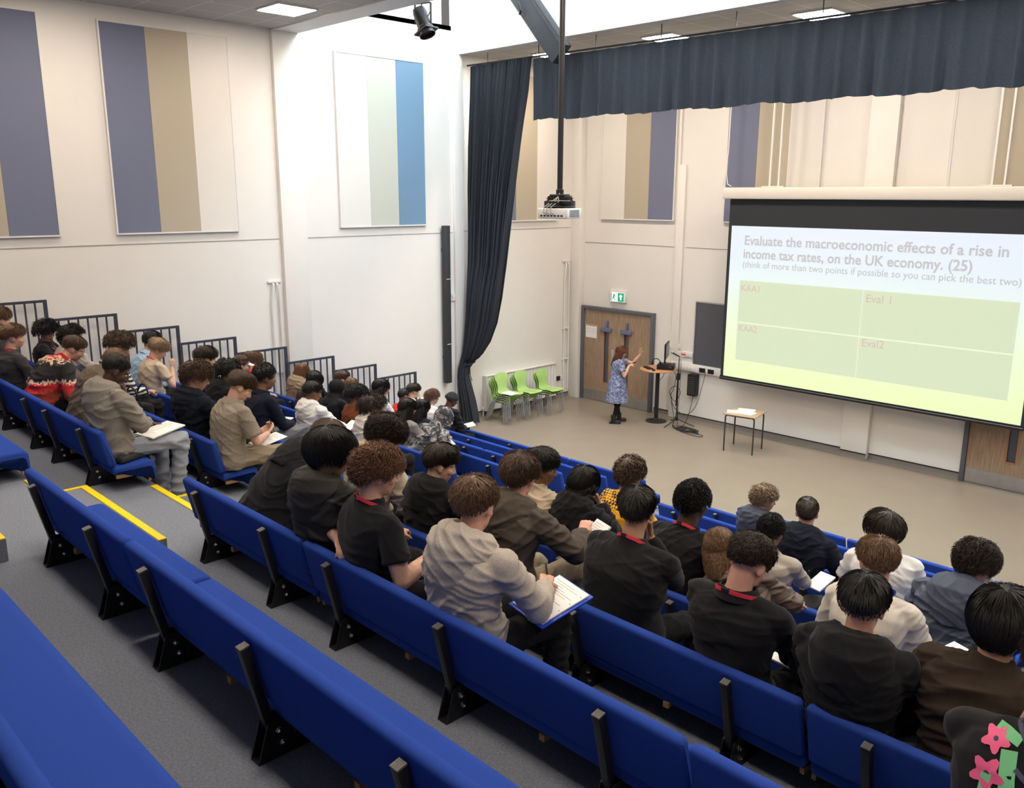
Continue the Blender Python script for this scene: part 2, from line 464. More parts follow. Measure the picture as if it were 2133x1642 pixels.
def soft_prism(mb, poly, x0, x1, r=0.018):
    """extrude a yz polygon along x with softly rounded ends (upholstery)"""
    c = Vector((sum(p[0] for p in poly) / len(poly), sum(p[1] for p in poly) / len(poly)))
    P = []
    for x, ins in ((x0, r), (x0 + r * 0.3, r * 0.35), (x0 + r, 0.0), (x1 - r, 0.0), (x1 - r * 0.3, r * 0.35), (x1, r)):
        n = len(poly); ring = []
        for i, p in enumerate(poly):
            pv = Vector(p); tn = (Vector(poly[(i + 1) % n]) - Vector(poly[i - 1]))
            nn = Vector((tn.y, -tn.x)).normalized() if tn.length > 1e-9 else Vector((0, 0))
            if (pv + nn * 0.001 - c).length < (pv - c).length: pass
            ring.append((x, *(pv - nn * ins)))
        P.append(ring)
    fs0 = len(mb.bm.faces)
    V = [[mb.bm.verts.new(p) for p in row] for row in P]
    for A, B in zip(V, V[1:]):
        n = len(A)
        for j in range(n): mb.bm.faces.new((A[j], A[(j + 1) % n], B[(j + 1) % n], B[j]))
    mb.bm.faces.new(V[0][::-1]); mb.bm.faces.new(V[-1])

def ccw(poly):
    a = sum(poly[i][0] * poly[(i + 1) % len(poly)][1] - poly[(i + 1) % len(poly)][0] * poly[i][1] for i in range(len(poly)))
    return poly if a > 0 else poly[::-1]

seat_poly = ccw(rounded([(0.10, 0.21), (0.425, 0.215), (0.43, 0.045), (0.395, 0.045), (0.385, 0.15), (0.10, 0.145)], [0.025, 0.05, 0.012, 0.012, 0.02, 0.02]))
back_poly = ccw(rounded([(0.075, 0.215), (0.135, 0.225), (0.062, 0.515), (0.006, 0.507)], [0.02, 0.02, 0.026, 0.026]))
BENCH = {}
def bench_meshes(L):
    if L in BENCH: return BENCH[L]
    d = {}
    mb = MB(); soft_prism(mb, seat_poly, 0.006, L - 0.006, 0.02); d['seat'] = mb.mesh('seat', BLUE, ang=50)
    mb = MB(); soft_prism(mb, back_poly, 0.006, L - 0.006, 0.02); d['backrest'] = mb.mesh('backrest', BLUE, ang=50)
    mb = MB(); mb.box((L / 2, 0.25, 0.138), (L - 0.07, 0.25, 0.014)).box((L / 2, 0.372, 0.10), (L - 0.07, 0.016, 0.08)); d['board'] = mb.mesh('seat_pan', BLACK_METAL)

    BENCH[L] = d
    return d
# support: square post with a worn cap, folded bracket with two bolts
pm = MB()
d_ = Vector((0, -0.078, 0.34)); ang_ = math.atan2(0.078, 0.34)
pm.box((0, 0.027, 0.290), (0.036, 0.036, 0.36), rot=(ang_, 0, 0), bev=0.003)
POSTM = pm.mesh('post', BLACK_METAL)
CAPM = MB().box((0, -0.0145, 0.4715), (0.037, 0.037, 0.006), rot=(ang_, 0, 0)).mesh('cap', GREY_CAP)
bm_ = MB()
prof = [(0, 0), (0.40, 0), (0.40, 0.10), (0.20, 0.155), (0.06, 0.158), (0.045, 0.148)]
for x in (-0.030, 0.026): bm_.prism(prof, 'x', x, x + 0.005)
bm_.box((0, 0.2, 0.003), (0.05, 0.40, 0.005)).box((0, 0.30, 0.128), (0.05, 0.18, 0.005))
bm_.tube([(0.033, 0.135, 0.15), (0.033, 0.16, 0.10), (0.033, 0.135, 0.045)], 0.004, 5)
BRACKM = bm_.mesh('bracket', BLACK_METAL)
BOLTM = MB().lathe([(0.013, 0), (0.013, 0.004), (0.009, 0.005), (0.009, 0.012), (0.004, 0.016)], (0, 0, 0), 8, Matrix.Rotation(math.pi / 2, 4, 'Y')).mesh('bolt', CHROME)
POSTS = {1.44: (0.24, 1.08), 2.40: (0.28, 1.16, 2.06), 2.10: (0.3, 1.1, 1.8), 1.40: (0.24, 1.06)}
ENDM = MB().prism([(0.12, 0.113), (0.364, 0.113), (0.364, 0.045), (0.385, 0.045), (0.385, 0.143), (0.12, 0.143)], 'x', -0.01, 0.01).mesh('plywood_end', PLY)
BLOCKM = MB().box((0, 0.125, 0.135), (0.03, 0.06, 0.03)).mesh('plywood_block', PLY)
def bench(n, x0, L, label):
    t = thing('bench', label, 'bench', (x0, YT(n), ZT(n)), 0, 'blue upholstered benches of the raked stand')
    d = bench_meshes(L)
    link('seat', d['seat'], t); link('backrest', d['backrest'], t)
    link('seat_pan', d['board'], t); 
    for x in (0.022, L - 0.022): link('plywood_end', ENDM, t).location = (x, 0, 0)
    for x in (L * 0.33, L * 0.7): link('plywood_block', BLOCKM, t).location = (x, 0, 0)
    for x in POSTS[L]:
        p = link('post', POSTM, t); p.location = (x, 0, 0); link('cap', CAPM, p)
        k = link('bracket', BRACKM, t); k.location = (x, 0, 0); 
        for y, z in ((0.085, 0.112), (0.098, 0.058)): link('bolt', BOLTM, k).location = (0.031, y, z)
    return t
ORD = {9: 'front', 8: 'second', 7: 'third', 6: 'fourth', 5: 'fifth', 4: 'sixth', 3: 'seventh', 2: 'eighth', 1: 'ninth', 0: 'tenth', -1: 'eleventh', -2: 'twelfth'}
for n in range(-2, 10):
    if n == -2: continue
    s = XS(n)
    row = ORD[n] + ' row from the stage'
    bench(n, 6.30 - 1.44 + s, 1.44, 'short blue bench at the aisle end of the left block, ' + row)
    bench(n, 4.85 - 2.40 + s, 2.40, 'long blue bench in the middle of the left block, ' + row)
    bench(n, 2.44 - 2.10 + s, 2.10, 'blue bench by the guard rails, left block, ' + row)
    bench(n, 7.76 + s, 1.44, 'short blue bench at the aisle end of the centre block, ' + row)
    bench(n, 9.21 + s, 2.40, 'long blue bench next to the short aisle bench, centre block, ' + row)
    if n <= 3: bench(n, 11.62 + s, 2.40, 'blue bench at the right picture edge, centre block, ' + row)
bench(-2, 9.21, 2.40, 'blue bench at the lower left picture corner, nearest to the camera')

# ------------------------------------------------------------------ double doors
WOOD, nt, b = new_mat('door_veneer')
tc = nt.nodes.new('ShaderNodeTexCoord'); mp = nt.nodes.new('ShaderNodeMapping'); mp.inputs['Scale'].default_value = (14, 14, 1.1)
nz = nt.nodes.new('ShaderNodeTexNoise'); nz.inputs['Scale'].default_value = 3.0; nz.inputs['Detail'].default_value = 6
cr = nt.nodes.new('ShaderNodeValToRGB')
cr.color_ramp.elements[0].position = 0.3; cr.color_ramp.elements[0].color = (*srgb(134, 110, 90), 1)
cr.color_ramp.elements[1].position = 0.72; cr.color_ramp.elements[1].color = (*srgb(170, 145, 121), 1)
nt.links.new(tc.outputs['Object'], mp.inputs[0]); nt.links.new(mp.outputs[0], nz.inputs['Vector']); nt.links.new(nz.outputs['Fac'], cr.inputs[0]); nt.links.new(cr.outputs[0], b.inputs['Base Color'])
b.inputs['Roughness'].default_value = 0.45
GLASS = mat('dark_door_glass', (0.055, 0.065, 0.09), 0.08, spec=0.6)
LIP = mat('oak_lipping', srgb(170, 120, 82), 0.5)
def door_set(name, x0, x1, label, seen):
    t = bpy.data.objects.new(name, None); col.objects.link(t); t.location = (x0, 14.68, 0)
    t['label'] = label; t['category'] = 'door'; t['kind'] = 'structure'
    w = x1 - x0
    mb = MB()
    mb.box((0.035, -0.03, 1.06), (0.07, 0.12, 2.12), bev=0.004).box((w - 0.035, -0.03, 1.06), (0.07, 0.12, 2.12), bev=0.004).box((w / 2, -0.03, 2.085), (w - 0.14, 0.12, 0.07), bev=0.004)
    mb.build('frame', FRAME_GREY, t)
    lw = (w - 0.15) / 2
    for i in range(2):
        a = 0.073 + i * (lw + 0.004)
        mb = MB()
        gx0 = a + lw - 0.35 if i == 0 else a + 0.20
        gx1 = gx0 + 0.15
        z0, z1 = 0.45, 1.62
        # leaf built around its vision panel
        for (xa, xb, za, zb) in ((a, gx0, 0.005, 2.045), (gx1, a + lw, 0.005, 2.045), (gx0, gx1, 0.005, z0), (gx0, gx1, z1, 2.045)):
            mb.box(((xa + xb) / 2, -0.028, (za + zb) / 2), (xb - xa, 0.044, zb - za))
        d = mb.build('door_leaf', WOOD, t)
        MB().box(((gx0 + gx1) / 2, -0.02, (z0 + z1) / 2), (gx1 - gx0, 0.012, z1 - z0)).build('vision_panel', GLASS, d)
        mb = MB()
        for x in (gx0, gx1): mb.box((x, -0.051, (z0 + z1) / 2), (0.022, 0.008, z1 - z0 + 0.02))
        for z in (z0, z1): mb.box(((gx0 + gx1) / 2, -0.051, z), (gx1 - gx0, 0.008, 0.022))
        mb.build('beading', LIP, d)
        MB().box((a + lw / 2, -0.052, 0.125), (lw - 0.02, 0.004, 0.23)).build('kick_plate', STEEL, d)
        hx = a + lw - 0.09 if i == 0 else a + 0.09
        MB().box((hx, -0.052, 1.06), (0.075, 0.005, 0.32)).build('push_plate', STEEL, d)
        # closer
        mb = MB(); cx_ = (gx0 + gx1) / 2
        CL = mat('blue_grey_closer', srgb(104, 112, 140), 0.5)
        mb.box((cx_, -0.075, 1.64), (0.30, 0.05, 0.09), bev=0.01).box((cx_ + 0.01, -0.07, 1.74), (0.055, 0.04, 0.22), bev=0.008, rot=(0, 0.1, 0))
        mb.build('closer', CL, d)
        if i == 0 and seen:
            q = MB().box((a + 0.2, -0.053, 1.56), (0.32, 0.006, 0.29)).build('notice', PAPER, d)
            q['label'] = 'white fire plan notice on the left leaf'
            mb = MB(); INK = mat('grey_ink', (0.25, 0.24, 0.24), 0.8)
            mb.box((a + 0.13, -0.0565, 1.54), (0.10, 0.001, 0.004)).box((a + 0.13, -0.0565, 1.62), (0.10, 0.001, 0.004)).box((a + 0.08, -0.0565, 1.58), (0.004, 0.001, 0.08)).box((a + 0.18, -0.0565, 1.59), (0.004, 0.001, 0.06))
            for k in range(4): mb.box((a + 0.28, -0.0565, 1.53 + 0.03 * k), (0.11, 0.001, 0.003))
            mb.mi = 1; mb.box((a + 0.2, -0.0565, 1.69), (0.30, 0.001, 0.022))
            mb.build('plan_print', [INK, LIP], d)
    return t
door_set('door_1', 0.285, 2.265, 'wooden double doors with narrow vision panels behind the teacher', True)
door_set('door_2', 8.47, 10.45, 'wooden double doors under the right end of the projection screen', False)

# exit sign
EG = emat('exit_green', srgb(0, 165, 120), 0.7)
EW = emat('exit_white', (1, 1, 1), 0.75)
t = thing('exit_sign', 'lit green running man exit sign above the double doors', 'sign', (1.284, 14.68, 2.40))
MB().box((0, -0.035, 0), (0.42, 0.07, 0.26), bev=0.008).build('case', WHITE_PL, t)
MB().box((0, -0.072, -0.02), (0.37, 0.004, 0.20)).build('face', EW, t)
mb = MB(); y = -0.076
mb.box((0.095, y, -0.02), (0.165, 0.004, 0.185))
mb.box((-0.165, y, -0.02), (0.02, 0.004, 0.18)); 
mb.box((-0.09, y, 0.035), (0.03, 0.004, 0.03)).box((-0.10, y, -0.01), (0.035, 0.004, 0.07), rot=(0, 0.3, 0)).box((-0.12, y, -0.06), (0.014, 0.004, 0.07), rot=(0, 0.5, 0)).box((-0.075, y, -0.06), (0.014, 0.004, 0.07), rot=(0, -0.5, 0)).box((-0.065, y, 0.0), (0.05, 0.004, 0.012), rot=(0, 0.4, 0))
mb.build('green_pictogram', EG, t)
mb = MB(); y = -0.0795
mb.prism([(0.095, 0.05), (0.045, -0.005), (0.145, -0.005)], 'y', y - 0.001, y + 0.001).box((0.095, y, -0.04), (0.04, 0.002, 0.075))
mb.build('arrow', EW, t)

# ------------------------------------------------------------------ projection screen
SX0, SX1, SY = 4.16, 9.40, 14.22
SURF, nt, b = new_mat('projected_slide')
tc = nt.nodes.new('ShaderNodeTexCoord'); sep = nt.nodes.new('ShaderNodeSeparateXYZ'); nt.links.new(tc.outputs['Generated'], sep.inputs[0])
cr = nt.nodes.new('ShaderNodeValToRGB'); e = cr.color_ramp.elements
e[0].position = 0.06; e[0].color = (*srgb(230, 248, 172), 1)
e[1].position = 0.97; e[1].color = (*srgb(214, 229, 250), 1)
for p_, c_ in ((0.22, (231, 248, 190)), (0.42, (230, 246, 212)), (0.62, (224, 244, 240)), (0.80, (216, 234, 248))):
    q = cr.color_ramp.elements.new(p_); q.color = (*srgb(*c_), 1)
nt.links.new(sep.outputs['Z'], cr.inputs[0])
b.inputs['Base Color'].default_value = (0.30, 0.30, 0.30, 1); b.inputs['Roughness'].default_value = 0.9
nt.links.new(cr.outputs[0], b.inputs['Emission Color']); b.inputs['Emission Strength'].default_value = 0.78
t = thing('projection_screen', 'large pulled-down projection screen showing an economics essay question', 'screen', (SX0, SY, 0))
Wd = SX1 - SX0
CASE = mat('cream_casing', (0.74, 0.70, 0.63), 0.45)
mb = MB(); mb.box((Wd / 2 + 0.05, 0.02, 4.555), (Wd + 0.36, 0.20, 0.205), bev=0.03); mb.build('casing', CASE, t)
BORDER = mat('screen_black_border', (0.028, 0.031, 0.037), 0.85)
mb = MB(); mb.box((Wd / 2, 0.004, 2.80), (Wd, 0.004, 3.32)); mb.build('black_border', BORDER, t)
pz0, pz1, px0, px1 = 1.165, 3.975, 0.065, Wd - 0.045
s_ = MB().box(((px0 + px1) / 2, 0.0, (pz0 + pz1) / 2), (px1 - px0, 0.003, pz1 - pz0)).build('slide', SURF, t)
s_['label'] = 'projected slide fading from pale blue to lime'
mb = MB(); mb.tube([(0, 0.0, 1.115), (Wd, 0.0, 1.115)], 0.03, 10); mb.box((Wd / 2, -0.005, 1.155), (Wd, 0.02, 0.014)); mb.build('bottom_bar', BLACK_METAL, t)
SL_BOX = emat('slide_box_green', srgb(206, 224, 182), 0.78); SL_BOX.node_tree.nodes['Principled BSDF'].inputs['Base Color'].default_value = (0.25, 0.25, 0.25, 1)
SL_GREY = emat('slide_grey_text', srgb(186, 184, 186), 0.80); SL_GREY.node_tree.nodes['Principled BSDF'].inputs['Base Color'].default_value = (0.2, 0.2, 0.2, 1)
SL_RED = emat('slide_pink_text', srgb(214, 180, 170), 0.80); SL_RED.node_tree.nodes['Principled BSDF'].inputs['Base Color'].default_value = (0.2, 0.2, 0.2, 1)
SL_LINE = emat('slide_line', srgb(240, 248, 220), 0.85)
# table of four boxes on the slide
tx0, tx1, tz0, tz1 = 0.305, 4.973, 1.512, 2.995
xm, zm = 2.625, 2.215
for (a, b_, c_, d2) in ((tx0, xm - 0.006, zm + 0.012, tz1), (xm + 0.006, tx1, zm + 0.012, tz1), (tx0, xm - 0.006, tz0, zm - 0.012), (xm + 0.006, tx1, tz0, zm - 0.012)):
    MB().box(((a + b_) / 2, -0.003, (c_ + d2) / 2), (b_ - a, 0.002, d2 - c_)).build('slide_cell', SL_BOX, s_)
def slide_text(body, x, z, size, m, width=None, bold=0.0):
    o = text_obj(body, size, m, 'slide_text', s_, width, bold)
    o.location = (x, -0.006, z); o.rotation_euler = (R(90), 0, 0)
    return o
slide_text('Evaluate the macroeconomic effects of a rise in', 0.354, 3.645, 0.235, SL_GREY, 4.385, 0.004)
slide_text('income tax rates, on the UK economy. (25)', 0.345, 3.405, 0.235, SL_GREY, 3.915, 0.004)
slide_text('(think of more than two points if possible so you can pick the best two)', 0.342, 3.235, 0.165, SL_GREY, 4.612)
slide_text('KAA1', 0.343, 2.80, 0.17, SL_RED, 0.37)
slide_text('Eval 1', 2.686, 2.80, 0.185, SL_RED, 0.41)
slide_text('KAA2', 0.350, 2.055, 0.17, SL_RED, 0.37)
slide_text('Eval2', 2.684, 2.06, 0.185, SL_RED, 0.37)
# hangers and cable
for x in (0.82, 4.45):
    mb = MB(); mb.box((x - 0.08, 0.06, 5.88), (0.028, 0.03, 2.4)).box((x + 0.09, 0.06, 5.88), (0.028, 0.03, 2.4)).box((x, 0.03, 4.672), (0.42, 0.05, 0.02)); mb.build('hanger', WALL, t)
mb = MB(); mb.tube([(-0.12, 0.05, 6.6), (-0.13, 0.05, 5.3), (-0.16, 0.03, 4.85), (-0.2, 0.02, 4.70)], 0.012, 6)
mb.tube([(-0.135, 0.05, 5.2), (-0.13, 0.03, 4.9), (-0.08, 0.0, 4.72), (0.0, 0, 4.68)], 0.008, 6); mb.build('power_cable', WHITE_PL, t)

# notice board, sockets, trunking, control box
t = thing('notice_board', 'dark grey notice board beside the projection screen', 'board', (3.27, 14.68, 1.20))
MB().box((0.62, -0.02, 0.62), (1.24, 0.03, 1.24)).build('panel', mat('charcoal_felt', srgb(86, 87, 94), 0.9, bump=0.2, bscale=400), t)
mb = MB()
for (c_, d2) in (((0.62, -0.024, 1.25), (1.28, 0.04, 0.02)), ((0.62, -0.024, -0.01), (1.28, 0.04, 0.02)), ((-0.01, -0.024, 0.62), (0.02, 0.04, 1.24)), ((1.25, -0.024, 0.62), (0.02, 0.04, 1.24))): mb.box(c_, d2)
mb.build('frame', STEEL, t)
t = thing('wall_trunking', 'cream wall trunking with sockets below the notice board', 'trunking', (2.74, 14.68, 1.11))
MB().box((0.75, -0.035, 0), (1.5, 0.07, 0.16), bev=0.008).build('duct', WHITE_PL, t)
for x, m in ((0.34, WHITE_PL), (0.52, WHITE_PL), (0.76, DARK_PL), (0.96, DARK_PL)):
    MB().box((x, -0.075, -0.01), (0.14, 0.014, 0.09), bev=0.004).box((x - 0.03, -0.085, -0.01), (0.025, 0.01, 0.03)).build('socket', m, t)
t = thing('socket_box', 'black ventilated power box on the wall under the trunking', 'box', (3.30, 14.68, 0.77))
MB().box((0, -0.07, 0), (0.20, 0.14, 0.44), bev=0.015).build('case', DARK_PL, t)
mb = MB()
for k in range(9):
    for j in range(4): mb.box((-0.06 + 0.04 * j, -0.142, -0.17 + 0.042 * k), (0.026, 0.004, 0.02))
mb.build('vents', mat('grey_mesh', (0.09, 0.09, 0.09), 0.6), t)
for i, (x, z) in enumerate(((2.70, 1.50), (2.86, 1.50), (2.86, 1.36), (2.86, 1.23), (3.10, 1.36))):
    w_ = 0.26 if i == 4 else 0.11
    t = tag(MB().box((x, 14.665, z), (w_, 0.03, 0.11), bev=0.006).box((x, 14.645, z), (0.04, 0.012, 0.04)).build('switch_plate', WHITE_PL),
        ['white switch plate at the door frame height beside the doors', 'topmost white switch plate on the cable duct', 'middle white switch plate on the cable duct', 'lowest white switch plate on the cable duct', 'wide white double socket plate left of the notice board'][i], 'switch', 'wall switches by the lectern table')
for y, m, lb in ((13.98 + .35, DARK_PL, 'black twin socket low on the left wall by the radiator'), (14.2 + .3, WHITE_PL, 'small white socket plate by the corner')):
    pass
tag(MB().box((0.012, 14.13, 0.47), (0.024, 0.16, 0.10), bev=0.004).build('wall_socket', DARK_PL), 'black twin socket on the left wall right of the radiator', 'socket')
tag(MB().box((0.012, 14.30, 0.47), (0.024, 0.10, 0.10), bev=0.004).build('wall_socket', WHITE_PL), 'small white socket beside the black one on the left wall', 'socket')

# radiator
t = thing('radiator', 'long white panel radiator on the wall behind the green chairs', 'radiator', (0, 11.86, 0.12))
mb = MB(); N = 42; Lr = 2.1
P = []
for z in (0.0, 0.72):
    P.append([(0.10 + 0.008 * math.sin(2 * math.pi * 22 * j / 264), Lr * j / 264, z) for j in range(265)])
mb.grid(P); mb.box((0.06, Lr / 2, 0.36), (0.06, Lr, 0.7)); mb.build('panel', WHITE_PL, t)
mb = MB(); mb.box((0.065, Lr / 2, 0.735), (0.12, Lr + 0.01, 0.02), bev=0.006); mb.build('top_grille', WHITE_PL, t)
mb = MB()
for y in (-0.005, Lr + 0.005): mb.box((0.065, y, 0.365), (0.115, 0.012, 0.74))
mb.build('side_cover', WHITE_PL, t)
mb = MB(); mb.tube([(0.06, -0.05, -0.12), (0.06, -0.05, 0.04), (0.06, 0.02, 0.06)], 0.012, 8).sphere((0.06, -0.05, 0.05), (0.022, 0.022, 0.04)); mb.build('valve', WHITE_PL, t)

# column loudspeaker
t = thing('column_loudspeaker', 'tall slim black column loudspeaker on the wall beside the curtain', 'loudspeaker', (0.0, 10.82, 0.88))
MB().box((0.11, 0, 1.53), (0.11, 0.13, 3.06), bev=0.008).build('cabinet', mat('charcoal_grille', (0.035, 0.037, 0.043), 0.6, bump=0.3, bscale=400), t)
mb = MB()
for z in (0.78, 2.05): mb.box((0.168, 0, z), (0.004, 0.09, 0.012))
mb.build('badge', WHITE_PL, t)
mb = MB()
for z in (0.5, 2.6): mb.box((0.03, 0, z), (0.06, 0.05, 0.08))
mb.build('wall_bracket', BLACK_METAL, t)
tag(MB().box((0.02, 11.05, 2.55), (0.03, 0.10, 0.14)).box((0.05, 11.03, 2.57), (0.05, 0.012, 0.012), rot=(0, 0.5, 0)).build('door_catch', WHITE_PL), 'small white switch with lever beside the column loudspeaker', 'switch')

# ------------------------------------------------------------------ stage curtains
rnd = random.Random(5)
def fold_curve(n, pitch, seed):
    """irregular pleat profile: depth and fold position"""
    r_ = random.Random(seed); ph = 0; out = []
    for i in range(n):
        out.append(ph); ph += 2 * math.pi / pitch * r_.uniform(0.7, 1.35)
    return out
# side curtain, swept back and tied
def side_curtain():
    t = thing('side_curtain', 'black side curtain tied back to the wall left of the stage', 'curtain')
    prof = [  # z, x0, x1, y, fold depth
        (6.86, 0.13, 1.76, 11.45, 0.03), (6.3, 0.11, 1.66, 11.45, 0.05), (5.4, 0.08, 1.46, 11.45, 0.055), (4.6, 0.06, 1.32, 11.44, 0.06), (3.9, 0.05, 1.22, 11.43, 0.06),
        (3.2, 0.06, 1.12, 11.42, 0.065), (2.6, 0.06, 1.02, 11.40, 0.07), (2.1, 0.06, 0.90, 11.38, 0.07), (1.72, 0.07, 0.74, 11.35, 0.07), (1.45, 0.08, 0.56, 11.31, 0.06), (1.28, 0.08, 0.38, 11.26, 0.05),
        (1.16, 0.09, 0.31, 11.22, 0.05), (1.0, 0.09, 0.30, 11.20, 0.05), (0.8, 0.08, 0.36, 11.20, 0.06), (0.5, 0.07, 0.44, 11.22, 0.07), (0.2, 0.06, 0.50, 11.24, 0.07), (0.06, 0.06, 0.52, 11.24, 0.07)]
    K = 150; phs = fold_curve(K, 11.5, 3)
    def layer(off):
        P = []
        for z, x0, x1, y, dp in prof:
            row = []
            for j in range(K):
                u = j / (K - 1)
                bulge = 0.10 * math.sin(math.pi * u) if z < 2.8 else 0
                if 1.1 < z < 2.8: zz = z - 0.20 * math.sin(math.pi * min(1, u * 1.0)) * (u) * (1 if z > 1.3 else 0)
                else: zz = z
                row.append((x0 + (x1 - x0) * u + 0.012 * math.sin(phs[j] * 2 + z), y + dp * math.sin(phs[j] + 0.25 * math.sin(z * 2.1 + j * 0.05)) + 0.02 * math.sin(phs[j] * 0.37) - bulge + off, zz))
            P.append(row)
        return P
    # refine along z by interpolation
    def refine(P, k=3):
        out = []
        for A, B in zip(P, P[1:]):
            for q in range(k):
                f = q / k; out.append([tuple(a * (1 - f) + b * f for a, b in zip(p, r_)) for p, r_ in zip(A, B)])
        out.append(P[-1]); return out
    mb = MB(); F = refine(layer(0)); mb.grid(F)
    o = mb.build('cloth', CURT, t)
    sm = o.modifiers.new('thick', 'SOLIDIFY'); sm.thickness = 0.006
    mb = MB(); mb.tube([(0.02, 11.33, 1.22), (0.2, 11.12, 1.19), (0.40, 11.17, 1.24), (0.38, 11.3, 1.28), (0.1, 11.36, 1.25)], 0.016, 8); mb.tube([(0.40, 11.15, 1.22), (0.44, 11.12, 1.05), (0.47, 11.14, 0.92)], 0.008, 6)
    mb.build('tie_cord', CURT, t)
    return t
side_curtain()
t = thing('curtain_rail', 'thin black curtain rail under the stage ceiling', 'rail')
mb = MB(); mb.tube([(0.05, 11.45, 6.88), (11.5, 11.62, 6.79)], 0.016, 8); mb.build('rail', BLACK_METAL, t)
for i in range(9): MB().box((0.6 + 1.3 * i, 11.47, 6.96), (0.012, 0.012, 0.2)).build('hanger', BLACK_METAL, t)
t = thing('valance', 'wide black pleated valance curtain hanging across the stage', 'curtain')
K = 520; phs = fold_curve(K, 17, 9); mb = MB(); P = []
rr_ = random.Random(2); depth = [0.6 + 0.6 * abs(math.sin(0.021 * j + 1.3 * math.sin(0.005 * j))) for j in range(K)]
for q in range(13):
    f = q / 12; row = []
    for j in range(K):
        u = j / (K - 1); x = 1.77 + 9.6 * u
        zt_ = 6.83 + 0.006 * math.sin(phs[j]) - 0.05 * u
        zb_ = 5.80 - 0.04 * u + 0.015 * math.sin(phs[j] * 0.23) + 0.012 * math.sin(phs[j])
        y = 11.47 + 0.17 * u + depth[j] * (0.014 + 0.032 * f ** 0.7) * (math.sin(phs[j] + 0.5 * math.sin(f * 2 + phs[j] * 0.31)) + 0.35 * math.sin(2 * phs[j] + 1))
        row.append((x + 0.02 * f * math.sin(phs[j] * 0.7), y, zt_ * (1 - f) + zb_ * f))
    P.append(row)
mb.grid(P); o = mb.build('cloth', CURT, t); o.modifiers.new('thick', 'SOLIDIFY').thickness = 0.006

# dark steel brace in front of the stage bulkhead
t = thing('steel_brace', 'dark steel box brace slanting down to the valance', 'brace')
mb = MB(); a = Vector((1.42, 11.02, 8.35)); b_ = Vector((2.86, 11.02, 6.74)); d_ = (b_ - a)
mb.box((a + b_) / 2, (d_.length, 0.16, 0.38), rot=(0, math.atan2(-d_.z, d_.x), 0), bev=0.008)
mb.build('beam', mat('dark_steel_paint', (0.028, 0.030, 0.036), 0.5), t)
mb = MB(); mb.box((a + b_) / 2 + Vector((0.12, -0.1, 0.1)), (d_.length * 0.98, 0.05, 0.03), rot=(0, math.atan2(-d_.z, d_.x), 0)); mb.build('cable_tray', BLACK_METAL, t)
mb = MB(); mb.tube([(1.75, 10.9, 8.2), (1.9, 10.86, 7.75), (2.02, 10.86, 7.62), (2.05, 10.88, 7.5), (2.0, 10.9, 7.45)], 0.02, 6); mb.build('cable_loop', BLACK_METAL, t)

# projector on its drop pole
t = thing('projector', 'white projector hanging on a black drop pole', 'projector', (6.10, 7.5, 4.235), R(12))
PJ = mat('projector_white', (0.72, 0.71, 0.69), 0.4)
mb = MB(); mb.box((0, 0, 0.075), (0.40, 0.33, 0.115), bev=0.012); mb.build('body', PJ, t)
mb = MB()
for k in range(11): mb.box((0.203, -0.11 + 0.02 * k, 0.075), (0.006, 0.008, 0.085))
mb.build('side_grille', STEEL, t)
mb = MB(); mb.box((0, -0.168, 0.055), (0.34, 0.006, 0.05))
mb.mi = 1
for k in range(7): mb.box((-0.14 + 0.045 * k, -0.1725, 0.05), (0.028, 0.004, 0.018))
mb.build('rear_ports', [PJ, DARK_PL], t)
mb = MB(); mb.lathe([(0.05, 0), (0.05, 0.04), (0.04, 0.045)], (-0.08, 0.165, 0.075), 16, Matrix.Rotation(-math.pi / 2, 4, 'X')); mb.build('lens', DARK_PL, t)
mb = MB(); mb.box((0, 0, 0.143), (0.28, 0.24, 0.018)).box((0, 0, 0.185), (0.36, 0.10, 0.06), bev=0.006).box((0.0, 0.0, 0.185), (0.10, 0.30, 0.05)).box((0, 0, 0.245), (0.26, 0.12, 0.05), bev=0.006).box((0, 0, 0.275), (0.20, 0.14, 0.03), bev=0.01)
for x in (-0.16, 0.16): mb.lathe([(0.018, 0), (0.018, 0.012), (0.006, 0.013), (0.006, 0.03), (0.02, 0.03), (0.02, 0.038)], (x, 0.0, 0.21), 10)
mb.build('mount', BLACK_METAL, t)
mb = MB(); mb.lathe([(0.045, 0.28), (0.045, 0.34), (0.032, 0.345), (0.032, 5.4)], n=16); mb.build('drop_pole', BLACK_METAL, t)
mb = MB()
for k, c_ in enumerate(((-0.06, 0.02), (-0.02, 0.05), (0.03, 0.03))):
    mb.tube([(c_[0], -0.16, 0.06), (c_[0] - 0.03, -0.21, 0.09), (c_[0] - 0.03, -0.19, 0.15), (c_[0] + 0.03, -0.12, 0.21), (0.02, -0.07, 0.26), (0.02, -0.04, 0.30)], 0.006, 6)
mb.build('cables', mat('grey_cable', (0.25, 0.24, 0.22), 0.5), t)

